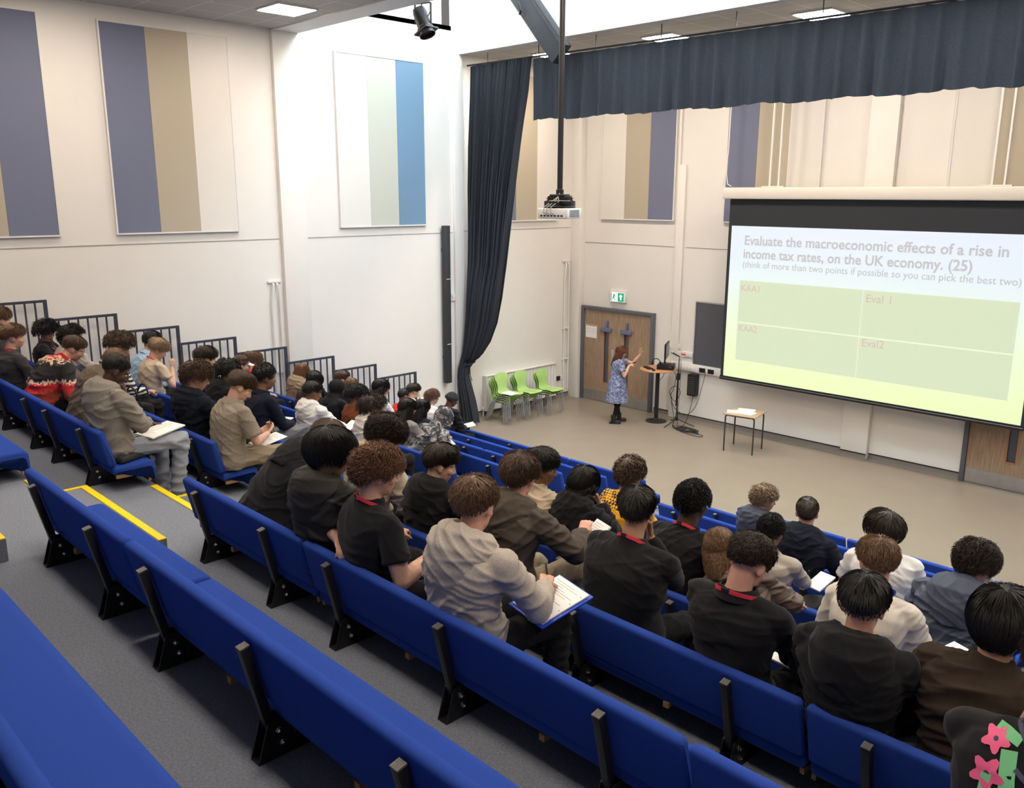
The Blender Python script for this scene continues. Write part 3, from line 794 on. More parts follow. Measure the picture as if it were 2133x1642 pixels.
# stage lantern on its lighting bar
t = thing('stage_light', 'black barn-door stage lantern clamped to an overhead bar', 'stage light', (3.05, 8.0, 6.82), R(20))
mx_ = (Matrix.Rotation(R(-20), 3, 'Z') @ Vector((0.42, 0.05, -0.9))).to_track_quat('Z', 'Y').to_matrix().to_4x4() @ Matrix.Scale(1.15, 4)
mb = MB(); mb.lathe([(0.02, -0.17), (0.075, -0.165), (0.085, -0.12), (0.085, 0.06), (0.10, 0.08), (0.10, 0.17), (0.09, 0.17), (0.085, 0.09), (0.02, 0.08)], n=20, mx=mx_)
mb.box((0, 0, 0.12), (0.215, 0.215, 0.02), mx=mx_); mb.build('lamp_body', BLACK_METAL, t)
mb = MB(); mb.box((0.125, 0, 0.11), (0.012, 0.035, 0.26)).box((-0.125, 0, 0.11), (0.012, 0.035, 0.26)).box((0, 0, 0.24), (0.26, 0.035, 0.012)); mb.build('yoke', BLACK_METAL, t)
mb = MB(); mb.box((0, 0, 0.29), (0.05, 0.06, 0.10)); mb.tube([(0.04, 0.02, 0.30), (0.12, 0.03, 0.22), (0.1, 0.02, 0.12), (0.06, 0, 0.05)], 0.008, 6); mb.tube([(-0.04, 0.02, 0.33), (-0.10, 0.03, 0.26), (-0.06, 0.02, 0.2), (0.02, 0, 0.26)], 0.008, 6); mb.build('clamp', BLACK_METAL, t)
t = thing('lighting_bar', 'dark lighting bar with sockets crossing the daylight well', 'bar', (0, 8.0, 7.17))
mb = MB(); mb.tube([(2.45, -0.06, 0.02), (5.5, 0.25, 0.12)], 0.025, 10); mb.build('pipe', mat('bronze_pipe', srgb(120, 100, 72), 0.5, metal=0.3), t)
for x in (4.3, 5.3): MB().box((x, 0.15, 1.24), (0.02, 0.02, 2.4)).build('hanger', BLACK_METAL, t)
t = thing('stage_light', 'dark stage lantern just cut by the top picture border', 'stage light', (5.15, 8.3, 7.17), R(-10))
mb = MB(); mb.lathe([(0.02, -0.15), (0.075, -0.145), (0.085, -0.10), (0.085, 0.06), (0.10, 0.17), (0.02, 0.16)], n=20, mx=mx_); mb.build('lamp_body', BLACK_METAL, t)
mb = MB(); mb.box((0.125, 0, 0.11), (0.012, 0.035, 0.26)).box((-0.125, 0, 0.11), (0.012, 0.035, 0.26)).box((0, 0, 0.24), (0.26, 0.035, 0.012)); mb.build('yoke', BLACK_METAL, t)

# ------------------------------------------------------------------ stacked green chairs
def chair_shell():
    # one-piece seat and back with waisted back, as a thick sheet
    path = [(0.40, 0.435, 0.20), (0.37, 0.452, 0.205), (0.28, 0.452, 0.205), (0.16, 0.44, 0.20), (0.06, 0.432, 0.185), (0.005, 0.45, 0.165), (-0.03, 0.50, 0.14), (-0.045, 0.57, 0.125), (-0.05, 0.64, 0.15), (-0.055, 0.70, 0.185), (-0.075, 0.77, 0.195), (-0.095, 0.82, 0.17), (-0.10, 0.835, 0.12)]
    P = []
    for (y, z, w) in path:
        P.append([(w * (-1 + 2 * j / 10), y + 0.012 * (abs(-1 + 2 * j / 10) ** 2) * (1 if z > 0.5 else 0), z + (0.012 * abs(-1 + 2 * j / 10) ** 2 if z < 0.5 else 0)) for j in range(11)])
    mb = MB(); mb.grid(P)
    return mb
me = chair_shell().mesh('shell', GREEN_PL, ang=80)
tmp = bpy.data.objects.new('t', me); col.objects.link(tmp)
tmp.modifiers.new('s', 'SOLIDIFY').thickness = 0.010
q = tmp.modifiers.new('u', 'SUBSURF'); q.levels = 1
bpy.context.view_layer.update()
SHELL = bpy.data.meshes.new_from_object(tmp.evaluated_get(bpy.context.evaluated_depsgraph_get())); SHELL.name = 'shell'
bpy.data.objects.remove(tmp)
mb = MB(); mb.box((0, -0.088, 0.775), (0.075, 0.03, 0.014), rot=(0.25, 0, 0), bev=0.005); SLOT = mb.mesh('grip_slot', DARK_PL)
CHL = mat('chair_leg_grey', srgb(170, 172, 176), 0.35, metal=0.6)
def legm(x, front):
    mb = MB()
    if front: mb.tube([(x * 0.8, 0.05, 0.425), (x * 0.85, 0.28, 0.43), (x * 0.98, 0.36, 0.40), (x * 1.05, 0.40, 0.0)], 0.0115, 8)
    else: mb.tube([(x * 0.8, 0.22, 0.42), (x * 0.9, 0.07, 0.415), (x, 0.0, 0.36), (x * 1.1, -0.12, 0.0)], 0.0115, 8)
    return mb.mesh('leg', CHL)
LEGS = [legm(-0.19, True), legm(0.19, True), legm(-0.19, False), legm(0.19, False)]
mb = MB(); mb.tube([(-0.16, 0.1, 0.42), (0.16, 0.1, 0.42)], 0.01, 8).tube([(-0.16, 0.3, 0.425), (0.16, 0.3, 0.425)], 0.01, 8); XBAR = mb.mesh('cross_bar', CHL)
def chair(loc, rz, label):
    t = thing('stacking_chair', label, 'chair', loc, rz, 'lime green stacking chairs')
    link('shell', SHELL, t); link('grip_slot', SLOT, t)
    for m in LEGS: link('leg', m, t)
    link('cross_bar', XBAR, t)
    return t
for (x, y, k, nm) in ((0.42, 11.86, 5, 'left stack by the curtain'), (0.46, 12.42, 4, 'middle stack'), (0.55, 13.02, 3, 'stack nearest the doors')):
    for i in range(k):
        rz = R(-88)
        off = Vector((math.sin(R(88)), math.cos(R(88)), 0)) * (-0.06 * i + 0.0)
        w = 'topmost' if i == k - 1 else ('lowest' if i == 0 else ['', 'second', 'third', 'fourth'][i] + ' from the floor')
        # upper chairs sit a little further forward and higher
        f = Vector((math.sin(R(88)), math.cos(R(88)), 0)) * (0.075 * i)
        chair((x + f.x * 0.6, y + f.y * 0.6 - 0.055 * (k - 1 - i) * 0.0, 0.040 * i), rz, 'lime green chair, %s in the %s' % (w, nm))
q = MB().box((0, 0, 0), (0.21, 0.297, 0.006)).box((0.05, 0.03, 0.005), (0.2, 0.28, 0.004), rot=(0, 0, 0.25)).build('paper_sheets', PAPER)
tag(q, 'white papers lying on the left stack of green chairs', 'paper'); q.location = (0.86, 11.82, 0.635); q.rotation_euler = (0, 0, R(-95))

# ------------------------------------------------------------------ round standing table with computer
TOPW = mat('table_top_beech', srgb(196, 140, 100), 0.4, var=0.08, vscale=6)
t = thing('standing_table', 'round wooden-topped standing table on a black pole', 'table', (2.77, 14.13, 0))
MB().lathe([(0.36, 1.072), (0.37, 1.08), (0.37, 1.094), (0.364, 1.10)], n=48).build('table_top', TOPW, t)
MB().lathe([(0.042, 0.03), (0.042, 1.06), (0.11, 1.06), (0.11, 1.071)], n=20).build('pole', BLACK_METAL, t)
MB().lathe([(0.215, 0), (0.215, 0.012), (0.15, 0.03), (0.05, 0.045), (0.04, 0.07)], n=40).build('base', BLACK_METAL, t)
t = thing('monitor', 'black computer monitor on the round standing table seen edge-on', 'monitor', (2.90, 14.22, 1.20), R(118))
MB().box((0, 0, 0.28), (0.50, 0.035, 0.31), bev=0.008).build('display', DARK_PL, t)
MB().box((0, -0.019, 0.285), (0.47, 0.004, 0.27)).build('panel', mat('screen_off', (0.02, 0.022, 0.026), 0.2), t)
MB().box((0, 0.03, 0.12), (0.05, 0.03, 0.22)).lathe([(0.12, 0), (0.12, 0.01), (0.03, 0.016)], (0, 0.02, 0.002), 20).build('stand', DARK_PL, t)
t = thing('desktop_computer', 'flat black desktop computer under the monitor', 'computer', (2.90, 14.22, 1.10), R(28))
MB().box((0, 0, 0.05), (0.34, 0.30, 0.10), bev=0.008).build('case', DARK_PL, t)
MB().box((0.1, -0.152, 0.06), (0.06, 0.004, 0.02)).build('front_port', GREY_CAP, t)
t = thing('keyboard', 'black keyboard on the round standing table', 'keyboard', (2.62, 14.0, 1.10), R(-30))
MB().box((0, 0, 0.009), (0.30, 0.12, 0.018), bev=0.005).build('case', DARK_PL, t)
mb = MB()
for i in range(12):
    for j in range(4): mb.box((-0.127 + 0.023 * i, -0.038 + 0.025 * j, 0.021), (0.018, 0.018, 0.006))
mb.build('keys', mat('key_black', (0.03, 0.03, 0.03), 0.5), t)
tag(MB().sphere((0, 0, 0.012), (0.03, 0.05, 0.022)).build('computer_mouse', DARK_PL), 'small black mouse beside the keyboard', 'mouse').location = (2.86, 13.86, 1.10)
t = thing('headset', 'black headphones lying against the monitor', 'headphones', (2.80, 14.02, 1.20), R(30))
MB().tube([(0.08 * math.cos(a), 0, 0.03 + 0.09 * math.sin(a)) for a in [math.pi * i / 12 for i in range(13)]], 0.009, 8).build('headband', DARK_PL, t)
for x in (-0.08, 0.08): MB().sphere((x, 0, 0.03), (0.022, 0.04, 0.042)).build('ear_cup', DARK_PL, t)
# microphone stand
t = thing('microphone_stand', 'black microphone stand with a boom beside the round table', 'microphone stand', (3.25, 14.16, 0))
MB().lathe([(0.014, 0.10), (0.014, 0.95), (0.02, 0.95), (0.02, 1.03), (0.010, 1.03), (0.010, 1.38)], n=12).build('pole', BLACK_METAL, t)
for a in (0.2, 2.3, 4.4):
    MB().tube([(0, 0, 0.14), (0.17 * math.cos(a + 2.3), 0.17 * math.sin(a + 2.3), 0.07), (0.36 * math.cos(a + 2.3), 0.36 * math.sin(a + 2.3), 0.012)], 0.010, 8).build('leg', BLACK_METAL, t)
MB().lathe([(0.03, 0.10), (0.035, 0.12), (0.03, 0.18), (0.016, 0.20)], n=12).build('hub', BLACK_METAL, t)
MB().box((0, 0, 1.0), (0.07, 0.06, 0.14), bev=0.01).tube([(0.0, -0.02, 0.98), (-0.01, -0.03, 0.4)], 0.011, 8).build('clamp', BLACK_METAL, t)
t2 = thing('microphone', 'black hand microphone with a red tag on the stand', 'microphone', (3.25, 14.16, 1.40))
mx_ = Matrix.Rotation(R(-70), 4, 'Y')
MB().lathe([(0.008, -0.02), (0.012, 0.0), (0.018, 0.16)], n=12, mx=mx_).build('handle', BLACK_METAL, t2)
MB().sphere(mx_ @ Vector((0, 0, 0.185)), 0.028).build('grille', STEEL, t2)
MB().box((0.09, 0.0, 0.06), (0.08, 0.03, 0.03)).build('red_tag', mat('red_tag', srgb(222, 60, 60), 0.5), t2)
# loose cables
CABLE = mat('black_cable', (0.016, 0.016, 0.016), 0.5)
def cable(pts, r, label, seed=0, k=8):
    pts = [Vector(p) for p in pts]; out = []
    for i in range(len(pts) - 1):
        p0 = pts[max(i - 1, 0)]; p1 = pts[i]; p2 = pts[i + 1]; p3 = pts[min(i + 2, len(pts) - 1)]
        for q in range(k):
            t_ = q / k
            out.append(0.5 * ((2 * p1) + (p2 - p0) * t_ + (2 * p0 - 5 * p1 + 4 * p2 - p3) * t_ ** 2 + (3 * p1 - p0 - 3 * p2 + p3) * t_ ** 3))
    out.append(pts[-1])
    mb = MB(); mb.tube(out, r, 6)
    return tag(mb.build('cable', CABLE), label, 'cable', 'loose cables around the round table')
cable([(3.6, 14.58, 1.08), (3.6, 14.5, 0.85), (3.5, 14.45, 0.4), (3.3, 14.4, 0.18), (3.05, 14.35, 0.3), (2.98, 14.3, 0.55)], 0.006, 'black cable looping from the wall socket down towards the floor')
cable([(3.33, 14.58, 0.56), (3.34, 14.5, 0.3), (3.36, 14.3, 0.03), (3.4, 14.1, 0.012), (3.6, 13.95, 0.012)], 0.006, 'black cable dropping from the ventilated power box to the floor')
cable([(3.30, 14.14, 1.38), (3.34, 14.1, 1.2), (3.33, 14.1, 0.6), (3.35, 14.05, 0.1), (3.45, 14.0, 0.012)], 0.005, 'thin black cable hanging beside the microphone stand')
cable([(3.0, 14.3, 1.09), (3.08, 14.32, 0.95), (3.05, 14.3, 0.7), (3.0, 14.28, 0.55), (3.1, 14.3, 0.45), (3.15, 14.4, 0.62), (3.05, 14.35, 0.75), (2.95, 14.3, 0.62), (3.02, 14.3, 0.5)], 0.006, 'tangled black cable bundle hanging below the round table')
cable([(2.86, 14.0, 1.075), (2.87, 13.95, 0.95), (2.93, 13.95, 0.90), (2.99, 13.98, 0.97), (3.0, 14.05, 1.075)], 0.006, 'short black cable loop under the round table top')
cable([(2.98, 14.3, 0.6), (3.0, 14.35, 0.3), (3.1, 14.3, 0.05), (3.2, 14.1, 0.012), (3.3, 14.0, 0.012)], 0.006, 'black cable trailing to the foot of the microphone stand')
cl = []
for i in range(70):
    a = i * 0.62; q = i / 69
    cl.append((3.55 + 0.16 * q + (0.20 + 0.09 * math.sin(i * 1.7)) * math.cos(a), 13.98 - 0.05 * q + (0.12 + 0.05 * math.sin(i * 2.3)) * math.sin(a), 0.012 + 0.02 * (i % 5) / 5))
cl += [(3.95, 13.85, 0.012), (4.1, 13.83, 0.012), (4.08, 13.72, 0.012), (3.85, 13.74, 0.012), (3.6, 13.8, 0.012)]
cable(cl, 0.006, 'coil of black cable lying on the floor in front of the stand', k=4)
# small wooden table with papers
t = thing('square_table', 'small square school table with dark metal legs', 'table', (5.10, 13.60, 0), R(11))
TB = mat('school_table_top', srgb(178, 152, 124), 0.45, var=0.06, vscale=8)
MB().box((0, 0, 0.692), (0.60, 0.60, 0.018), bev=0.004).build('table_top', TB, t)
LEGD = mat('dark_leg', (0.045, 0.042, 0.042), 0.45)
for x in (-1, 1):
    for y in (-1, 1):
        MB().tube([(x * 0.18, y * 0.25, 0.672), (x * 0.23, y * 0.25, 0.672), (x * 0.258, y * 0.25, 0.655), (x * 0.265, y * 0.25, 0.62), (x * 0.265, y * 0.25, 0.0)], 0.0145, 8).build('leg', LEGD, t)
MB().box((0, 0.25, 0.67), (0.4, 0.02, 0.025)).box((0, -0.25, 0.67), (0.4, 0.02, 0.025)).build('under_frame', LEGD, t)
for i, (x, y, r_, lb) in enumerate(((4.98, 13.50, 0.3, 'white paper sheets at the front left of the square table'), (5.16, 13.55, -0.1, 'stack of white papers in the middle of the square table'), (5.06, 13.72, 0.1, 'white paper pile at the back of the square table'))):
    mb = MB()
    for k in range(3): mb.box((0.006 * k, 0.004 * k, 0.002 + 0.003 * k), (0.21, 0.297, 0.0025), rot=(0, 0, 0.05 * k - 0.05))
    o = mb.build('paper_sheets', PAPER); tag(o, lb, 'paper', 'papers on the square table'); o.location = (x, y, 0.702 + 0.0012 * i); o.rotation_euler = (0, 0, R(11) + r_ + 1.57)
# ------------------------------------------------------------------ people: skeleton, body, clothes, hair
def rotm(yaw=0.0, pitch=0.0, roll=0.0):
    """degrees; yaw>0 turns left (+z), pitch>0 nods forward/down, roll>0 tips to the right"""
    return Matrix.Rotation(R(yaw), 3, 'Z') @ Matrix.Rotation(R(-pitch), 3, 'X') @ Matrix.Rotation(R(roll), 3, 'Y')

def skeleton(p):
    """joints in the sitter's own frame: origin on the seat under the hips, +y forward, +z up"""
    s = p.get('s', 1.0); lean = p.get('lean', 12.0); sl = p.get('slouch', 14.0)
    roll = p.get('side', 0.0); tw = p.get('twist', 0.0)
    K = {}
    base = Vector((0, 0, 0.10))
    frames = []; pts = [base]
    angs = (lean - sl * 0.5, lean + sl * 0.2, lean + sl * 0.9); seg = (0.17 * s, 0.17 * s, 0.165 * s)
    for i, (a, l) in enumerate(zip(angs, seg)):
        q = rotm(tw * (i + 1) / 3, a, roll * (0.6 + 0.4 * i))
        frames.append(q); pts.append(pts[-1] + q @ Vector((0, 0, l)))
    K['spine'] = pts; K['frames'] = frames
    up = frames[2]; N = pts[3]; K['N'] = N; K['up'] = up
    hy, hp, hr = p.get('head', (0, 10, 0))
    hm = rotm(hy, hp, hr); K['hm'] = hm
    na = (up @ Vector((0, 0, 1)) * 0.75 + hm @ Vector((0, 0, 1)) * 0.5 + Vector((0, 0, 0.25))).normalized()
    K['neck_top'] = N + na * 0.10 * s
    K['H'] = N + na * 0.142 * s + hm @ Vector((0, 0.028, 0.022)) * s
    sw = 0.185 * s * p.get('wide', 1.0); K['sw'] = sw
    for sd, nm in ((1, 'R'), (-1, 'L')):
        sh = N + up @ Vector((sd * sw, 0.012 + p.get('hunch', 0.01), -0.055 * s + p.get('shrug' + nm, 0.0)))
        K['S' + nm] = sh
        T = p.get('hand' + nm)
        if T is None: T = {'R': (0.12, 0.40, 0.25), 'L': (-0.12, 0.40, 0.25)}[nm]
        if T[0] == 'head':            # relative to the head
            T = K['H'] + hm @ Vector(T[1:])
        else: T = Vector(T)
        lu, lf = 0.285 * s, 0.255 * s
        pole = p.get('pole' + nm)
        pole = Vector(pole) if pole else Vector((sd * 0.55, -0.25, -0.8))
        d = T - sh; L = d.length
        if L > (lu + lf) * 0.985: T = sh + d.normalized() * (lu + lf) * 0.985; d = T - sh; L = d.length
        if L < abs(lu - lf) + 0.06: L = abs(lu - lf) + 0.06
        dn = d.normalized()
        ca = max(-1, min(1, (lu * lu + L * L - lf * lf) / (2 * lu * L)))
        pp = (pole - dn * pole.dot(dn)).normalized()
        K['E' + nm] = sh + dn * lu * ca + pp * lu * math.sqrt(max(0, 1 - ca * ca))
        K['W' + nm] = T
        hip = Vector((sd * 0.088, 0.0, 0.095))
        kn = p.get('knee' + nm); kn = Vector(kn) if kn else Vector((sd * (0.13 + p.get('spread', 0.03)), 0.425, 0.055))
        an = p.get('ank' + nm); an = Vector(an) if an else Vector((sd * (0.12 + p.get('spread', 0.03)), 0.40, -0.395))
        K['hip' + nm], K['knee' + nm], K['ank' + nm] = hip, kn, an
    return K

def cap_(mb, p0, p1, r0, r1, n=10, f0=False, f1=False, flat=None, fr=1.0):
    """tapered capsule; f0/f1 = flat ends; flat = axis along which the section is scaled by fr"""
    p0, p1 = Vector(p0), Vector(p1); d = p1 - p0
    L = d.length
    dn = d.normalized() if L > 1e-7 else Vector((0, 0, 1))
    a = Vector((1, 0, 0)) if abs(dn.x) < 0.8 else Vector((0, 1, 0))
    if flat is not None:
        fl = Vector(flat); a = (fl - dn * fl.dot(dn))
        a = a.normalized() if a.length > 1e-5 else Vector((1, 0, 0))
    a = (a - dn * a.dot(dn)).normalized(); b = dn.cross(a)
    st = []
    if f0: st += [(0.0, r0)]
    else: st += [(-r0 * c, r0 * s_) for c, s_ in ((0.985, 0.17), (0.80, 0.60), (0.42, 0.907), (0.0, 1.0))]
    if f1: st += [(L, r1)]
    else: st += [(L + r1 * c, r1 * s_) for c, s_ in ((0.0, 1.0), (0.42, 0.907), (0.80, 0.60), (0.985, 0.17))]
    rings = []
    for z, r in st:
        rings.append([mb.bm.verts.new(p0 + dn * z + (a * math.cos(2 * math.pi * j / n) * fr + b * math.sin(2 * math.pi * j / n)) * r) for j in range(n)])
    for A, B in zip(rings, rings[1:]):
        for j in range(n): mb.bm.faces.new((A[j], A[(j + 1) % n], B[(j + 1) % n], B[j]))
    mb.bm.faces.new(rings[0][::-1]); mb.bm.faces.new(rings[-1])

def ell(mb, m, c, r, u=16, v=12, rot=None):
    mm = m @ Matrix.Translation(Vector(c))
    if rot is not None: mm = mm @ Euler(rot).to_matrix().to_4x4()
    bmesh.ops.create_uvsphere(mb.bm, u_segments=u, v_segments=v, radius=1.0, matrix=mm @ Matrix.Diagonal((*r, 1)))

def loft(mb, rings, n=28):
    """rings: (centre, right, forward, a, b, power)"""
    V = []
    for c, rx, fy, a, b, pw in rings:
        row = []
        for j in range(n):
            t = 2 * math.pi * j / n; co, si = math.cos(t), math.sin(t)
            k = (abs(co) ** pw + abs(si) ** pw) ** (-1 / pw)
            row.append(mb.bm.verts.new(c + rx * (a * co * k) + fy * (b * si * k)))
        V.append(row)
    for A, B in zip(V, V[1:]):
        for j in range(n): mb.bm.faces.new((A[j], A[(j + 1) % n], B[(j + 1) % n], B[j]))
    mb.bm.faces.new(V[0][::-1]); mb.bm.faces.new(V[-1])

QUEUE = []
FOLD_TEX = bpy.data.textures.new('cloth_folds', 'CLOUDS'); FOLD_TEX.noise_scale = 0.085; FOLD_TEX.noise_depth = 2
FOLD_BIG = bpy.data.textures.new('cloth_folds_wide', 'CLOUDS'); FOLD_BIG.noise_scale = 0.16; FOLD_BIG.noise_depth = 1
def fuse(mb, name, m, parent, voxel, smooth, fold=0.0, tex=None, cb=None, fac=0.5):
    """weld overlapping volumes into one continuous skin"""
    bmesh.ops.recalc_face_normals(mb.bm, faces=mb.bm.faces)
    me = bpy.data.meshes.new(name); mb.bm.to_mesh(me); mb.bm.free()
    for q in (m if isinstance(m, (list, tuple)) else [m]): me.materials.append(q)
    o = link(name, me, parent)
    r = o.modifiers.new('r', 'REMESH'); r.mode = 'VOXEL'; r.voxel_size = voxel; r.use_smooth_shade = True
    if smooth: 
        s_ = o.modifiers.new('s', 'SMOOTH'); s_.factor = fac; s_.iterations = smooth
    if fold:
        d = o.modifiers.new('d', 'DISPLACE'); d.texture = tex or FOLD_TEX; d.strength = fold; d.mid_level = 0.5; d.texture_coords = 'GLOBAL'
        s2 = o.modifiers.new('s2', 'SMOOTH'); s2.factor = 0.5; s2.iterations = 1
    QUEUE.append((o, cb))
    return o

def creases(amp, seed, lam=0.085):
    """pressed-in folds: a few families of soft ridges, each only in patches"""
    def run(me):
        n = len(me.vertices)
        co = np.empty(n * 3, dtype=np.float32); me.vertices.foreach_get('co', co); co = co.reshape(-1, 3)
        no = np.empty(n * 3, dtype=np.float32); me.vertex_normals.foreach_get('vector', no); no = no.reshape(-1, 3)
        rg = np.random.RandomState(seed); d = np.zeros(n, dtype=np.float32)
        wp = sum(np.sin(co @ (rg.randn(3) * 11).astype(np.float32) + rg.rand() * 6) for _ in range(3)) * 0.55
        for i in range(7):
            k = np.array([rg.uniform(-1, 1) * 0.9, rg.uniform(-1, 1) * 0.6, 1.0]); k /= np.linalg.norm(k)
            l = lam * rg.uniform(0.7, 1.5)
            r_ = 1 - np.abs(np.sin(co @ (k * np.pi / l).astype(np.float32) + wp * 1.1 + rg.rand() * 6))
            mk = np.sin(co @ (rg.randn(3) * 7).astype(np.float32) + rg.rand() * 6) * 0.5 + 0.5
            d += r_ ** 2.2 * np.clip(mk * 1.8 - 0.75, 0, 1)
        d = (d - d.mean()) * amp
        d = np.clip(d, -amp * 0.8, amp * 1.7)
        co += no * d[:, None]
        me.vertices.foreach_set('co', co.ravel()); me.update()
    return run

def flush():
    """turn every queued skin into a plain mesh"""
    dg = bpy.context.evaluated_depsgraph_get(); dg.update()
    res = []
    for o, cb in QUEUE:
        me = bpy.data.meshes.new_from_object(o.evaluated_get(dg), preserve_all_data_layers=False, depsgraph=dg)
        me.name = o.name; res.append((o, me, cb))
    for o, me, cb in res:
        old = o.data; o.modifiers.clear(); o.data = me
        if not me.materials:
            for q in old.materials: me.materials.append(q)
        bpy.data.meshes.remove(old)
        me.polygons.foreach_set('use_smooth', np.ones(len(me.polygons), dtype=bool))
        if cb: cb(me)
    QUEUE.clear()

# ---- materials
def skin_mat(tone):
    nm = 'skin_' + tone
    if nm in MATS: return MATS[nm]
    c = {'fair': (0.63, 0.375, 0.27), 'pink': (0.66, 0.36, 0.265), 'tan': (0.47, 0.265, 0.165), 'brown': (0.24, 0.118, 0.066), 'deep': (0.085, 0.042, 0.027), 'olive': (0.55, 0.335, 0.22)}[tone]
    m, nt, b = new_mat(nm)
    at = nt.nodes.new('ShaderNodeAttribute'); at.attribute_name = 'lips'
    mx = nt.nodes.new('ShaderNodeMix'); mx.data_type = 'RGBA'
    mx.inputs[6].default_value = (*c, 1)
    mx.inputs[7].default_value = (c[0] * 0.85, c[1] * 0.52, c[2] * 0.58, 1)
    nt.links.new(at.outputs['Fac'], mx.inputs[0])
    tc = nt.nodes.new('ShaderNodeTexCoord'); n = nt.nodes.new('ShaderNodeTexNoise'); n.inputs['Scale'].default_value = 26; n.inputs['Detail'].default_value = 4
    nt.links.new(tc.outputs['Object'], n.inputs['Vector'])
    mr = nt.nodes.new('ShaderNodeMapRange'); mr.inputs['To Min'].default_value = 0.84; mr.inputs['To Max'].default_value = 1.16
    nt.links.new(n.outputs['Fac'], mr.inputs['Value'])
    vm = nt.nodes.new('ShaderNodeVectorMath'); vm.operation = 'SCALE'
    nt.links.new(mx.outputs[2], vm.inputs[0]); nt.links.new(mr.outputs[0], vm.inputs['Scale']); nt.links.new(vm.outputs[0], b.inputs['Base Color'])
    b.inputs['Roughness'].default_value = 0.5; b.inputs['Specular IOR Level'].default_value = 0.35
    b.inputs['Subsurface Weight'].default_value = 0.06; b.inputs['Subsurface Radius'].default_value = (0.012, 0.005, 0.003); b.inputs['Subsurface Scale'].default_value = 0.5
    MATS[nm] = m
    return m

HAIRC = {'black': (0.011, 0.0095, 0.009), 'darkbrown': (0.030, 0.019, 0.013), 'brown': (0.082, 0.047, 0.028), 'lightbrown': (0.165, 0.093, 0.052), 'ginger': (0.20, 0.098, 0.058), 'auburn': (0.16, 0.066, 0.036), 'blond': (0.30, 0.20, 0.12), 'redbrown': (0.145, 0.078, 0.046)}
def hair_mat(c):
    nm = 'hair_' + c
    if nm in MATS: return MATS[nm]
    m, nt, b = new_mat(nm)
    k = HAIRC[c]
    tc = nt.nodes.new('ShaderNodeTexCoord'); n = nt.nodes.new('ShaderNodeTexNoise'); n.inputs['Scale'].default_value = 75; n.inputs['Detail'].default_value = 3
    nt.links.new(tc.outputs['Object'], n.inputs['Vector'])
    cr = nt.nodes.new('ShaderNodeValToRGB')
    cr.color_ramp.elements[0].position = 0.32; cr.color_ramp.elements[0].color = (k[0] * 0.5, k[1] * 0.5, k[2] * 0.5, 1)
    cr.color_ramp.elements[1].position = 0.72; cr.color_ramp.elements[1].color = (k[0] * 1.55, k[1] * 1.55, k[2] * 1.5, 1)
    nt.links.new(n.outputs['Fac'], cr.inputs[0]); nt.links.new(cr.outputs[0], b.inputs['Base Color'])
    b.inputs['Roughness'].default_value = 0.5; b.inputs['Specular IOR Level'].default_value = 0.4
    MATS[nm] = m
    return m

def cloth(nm, c, rough=0.9, var=0.10, vs=30, weave=0.18, ws=500, sheen=0.03, spec=0.10):
    return mat('cloth_' + nm, c, rough, var=var, vscale=vs, bump=weave, bscale=ws, spec=spec, sheen=sheen)

# ---- head sculpted from volumes, hands with fingers
def head_vols(mb, m, s=1.0):
    e = lambda c, r, rot=None, u=18, v=14: ell(mb, m, [x * s for x in c], [x * s for x in r], u, v, rot)
    e((0, -0.014, 0.022), (0.074, 0.094, 0.086), u=28, v=20)
    e((0, 0.026, -0.035), (0.060, 0.062, 0.083), u=24, v=18)
    e((0, 0.050, -0.092), (0.030, 0.028, 0.022))                      # chin
    e((0, 0.005, -0.070), (0.056, 0.048, 0.034))                      # jaw
    for sd in (1, -1):
        e((sd * 0.036, 0.056, -0.026), (0.027, 0.026, 0.026))         # cheek
        e((sd * 0.030, 0.074, 0.023), (0.028, 0.013, 0.010))          # brow
        e((sd * 0.031, 0.0735, 0.0095), (0.0165, 0.0105, 0.0062))      # upper lid
        e((sd * 0.0745, -0.008, -0.010), (0.0085, 0.019, 0.030), (R(-12), 0, R(-sd * 24)))  # ear
        e((sd * 0.0735, 0.001, -0.030), (0.007, 0.009, 0.012))
        e((sd * 0.011, 0.093, -0.041), (0.009, 0.010, 0.008))         # nostril wing
    mw = m.to_3x3(); P = lambda x, y, z: m @ Vector((x * s, y * s, z * s))
    cap_(mb, P(0, 0.083, 0.012), P(0, 0.106, -0.036), 0.008 * s, 0.011 * s, 10)
    e((0, 0.083, -0.066), (0.021, 0.010, 0.0065)); e((0, 0.081, -0.077), (0.018, 0.010, 0.0065))

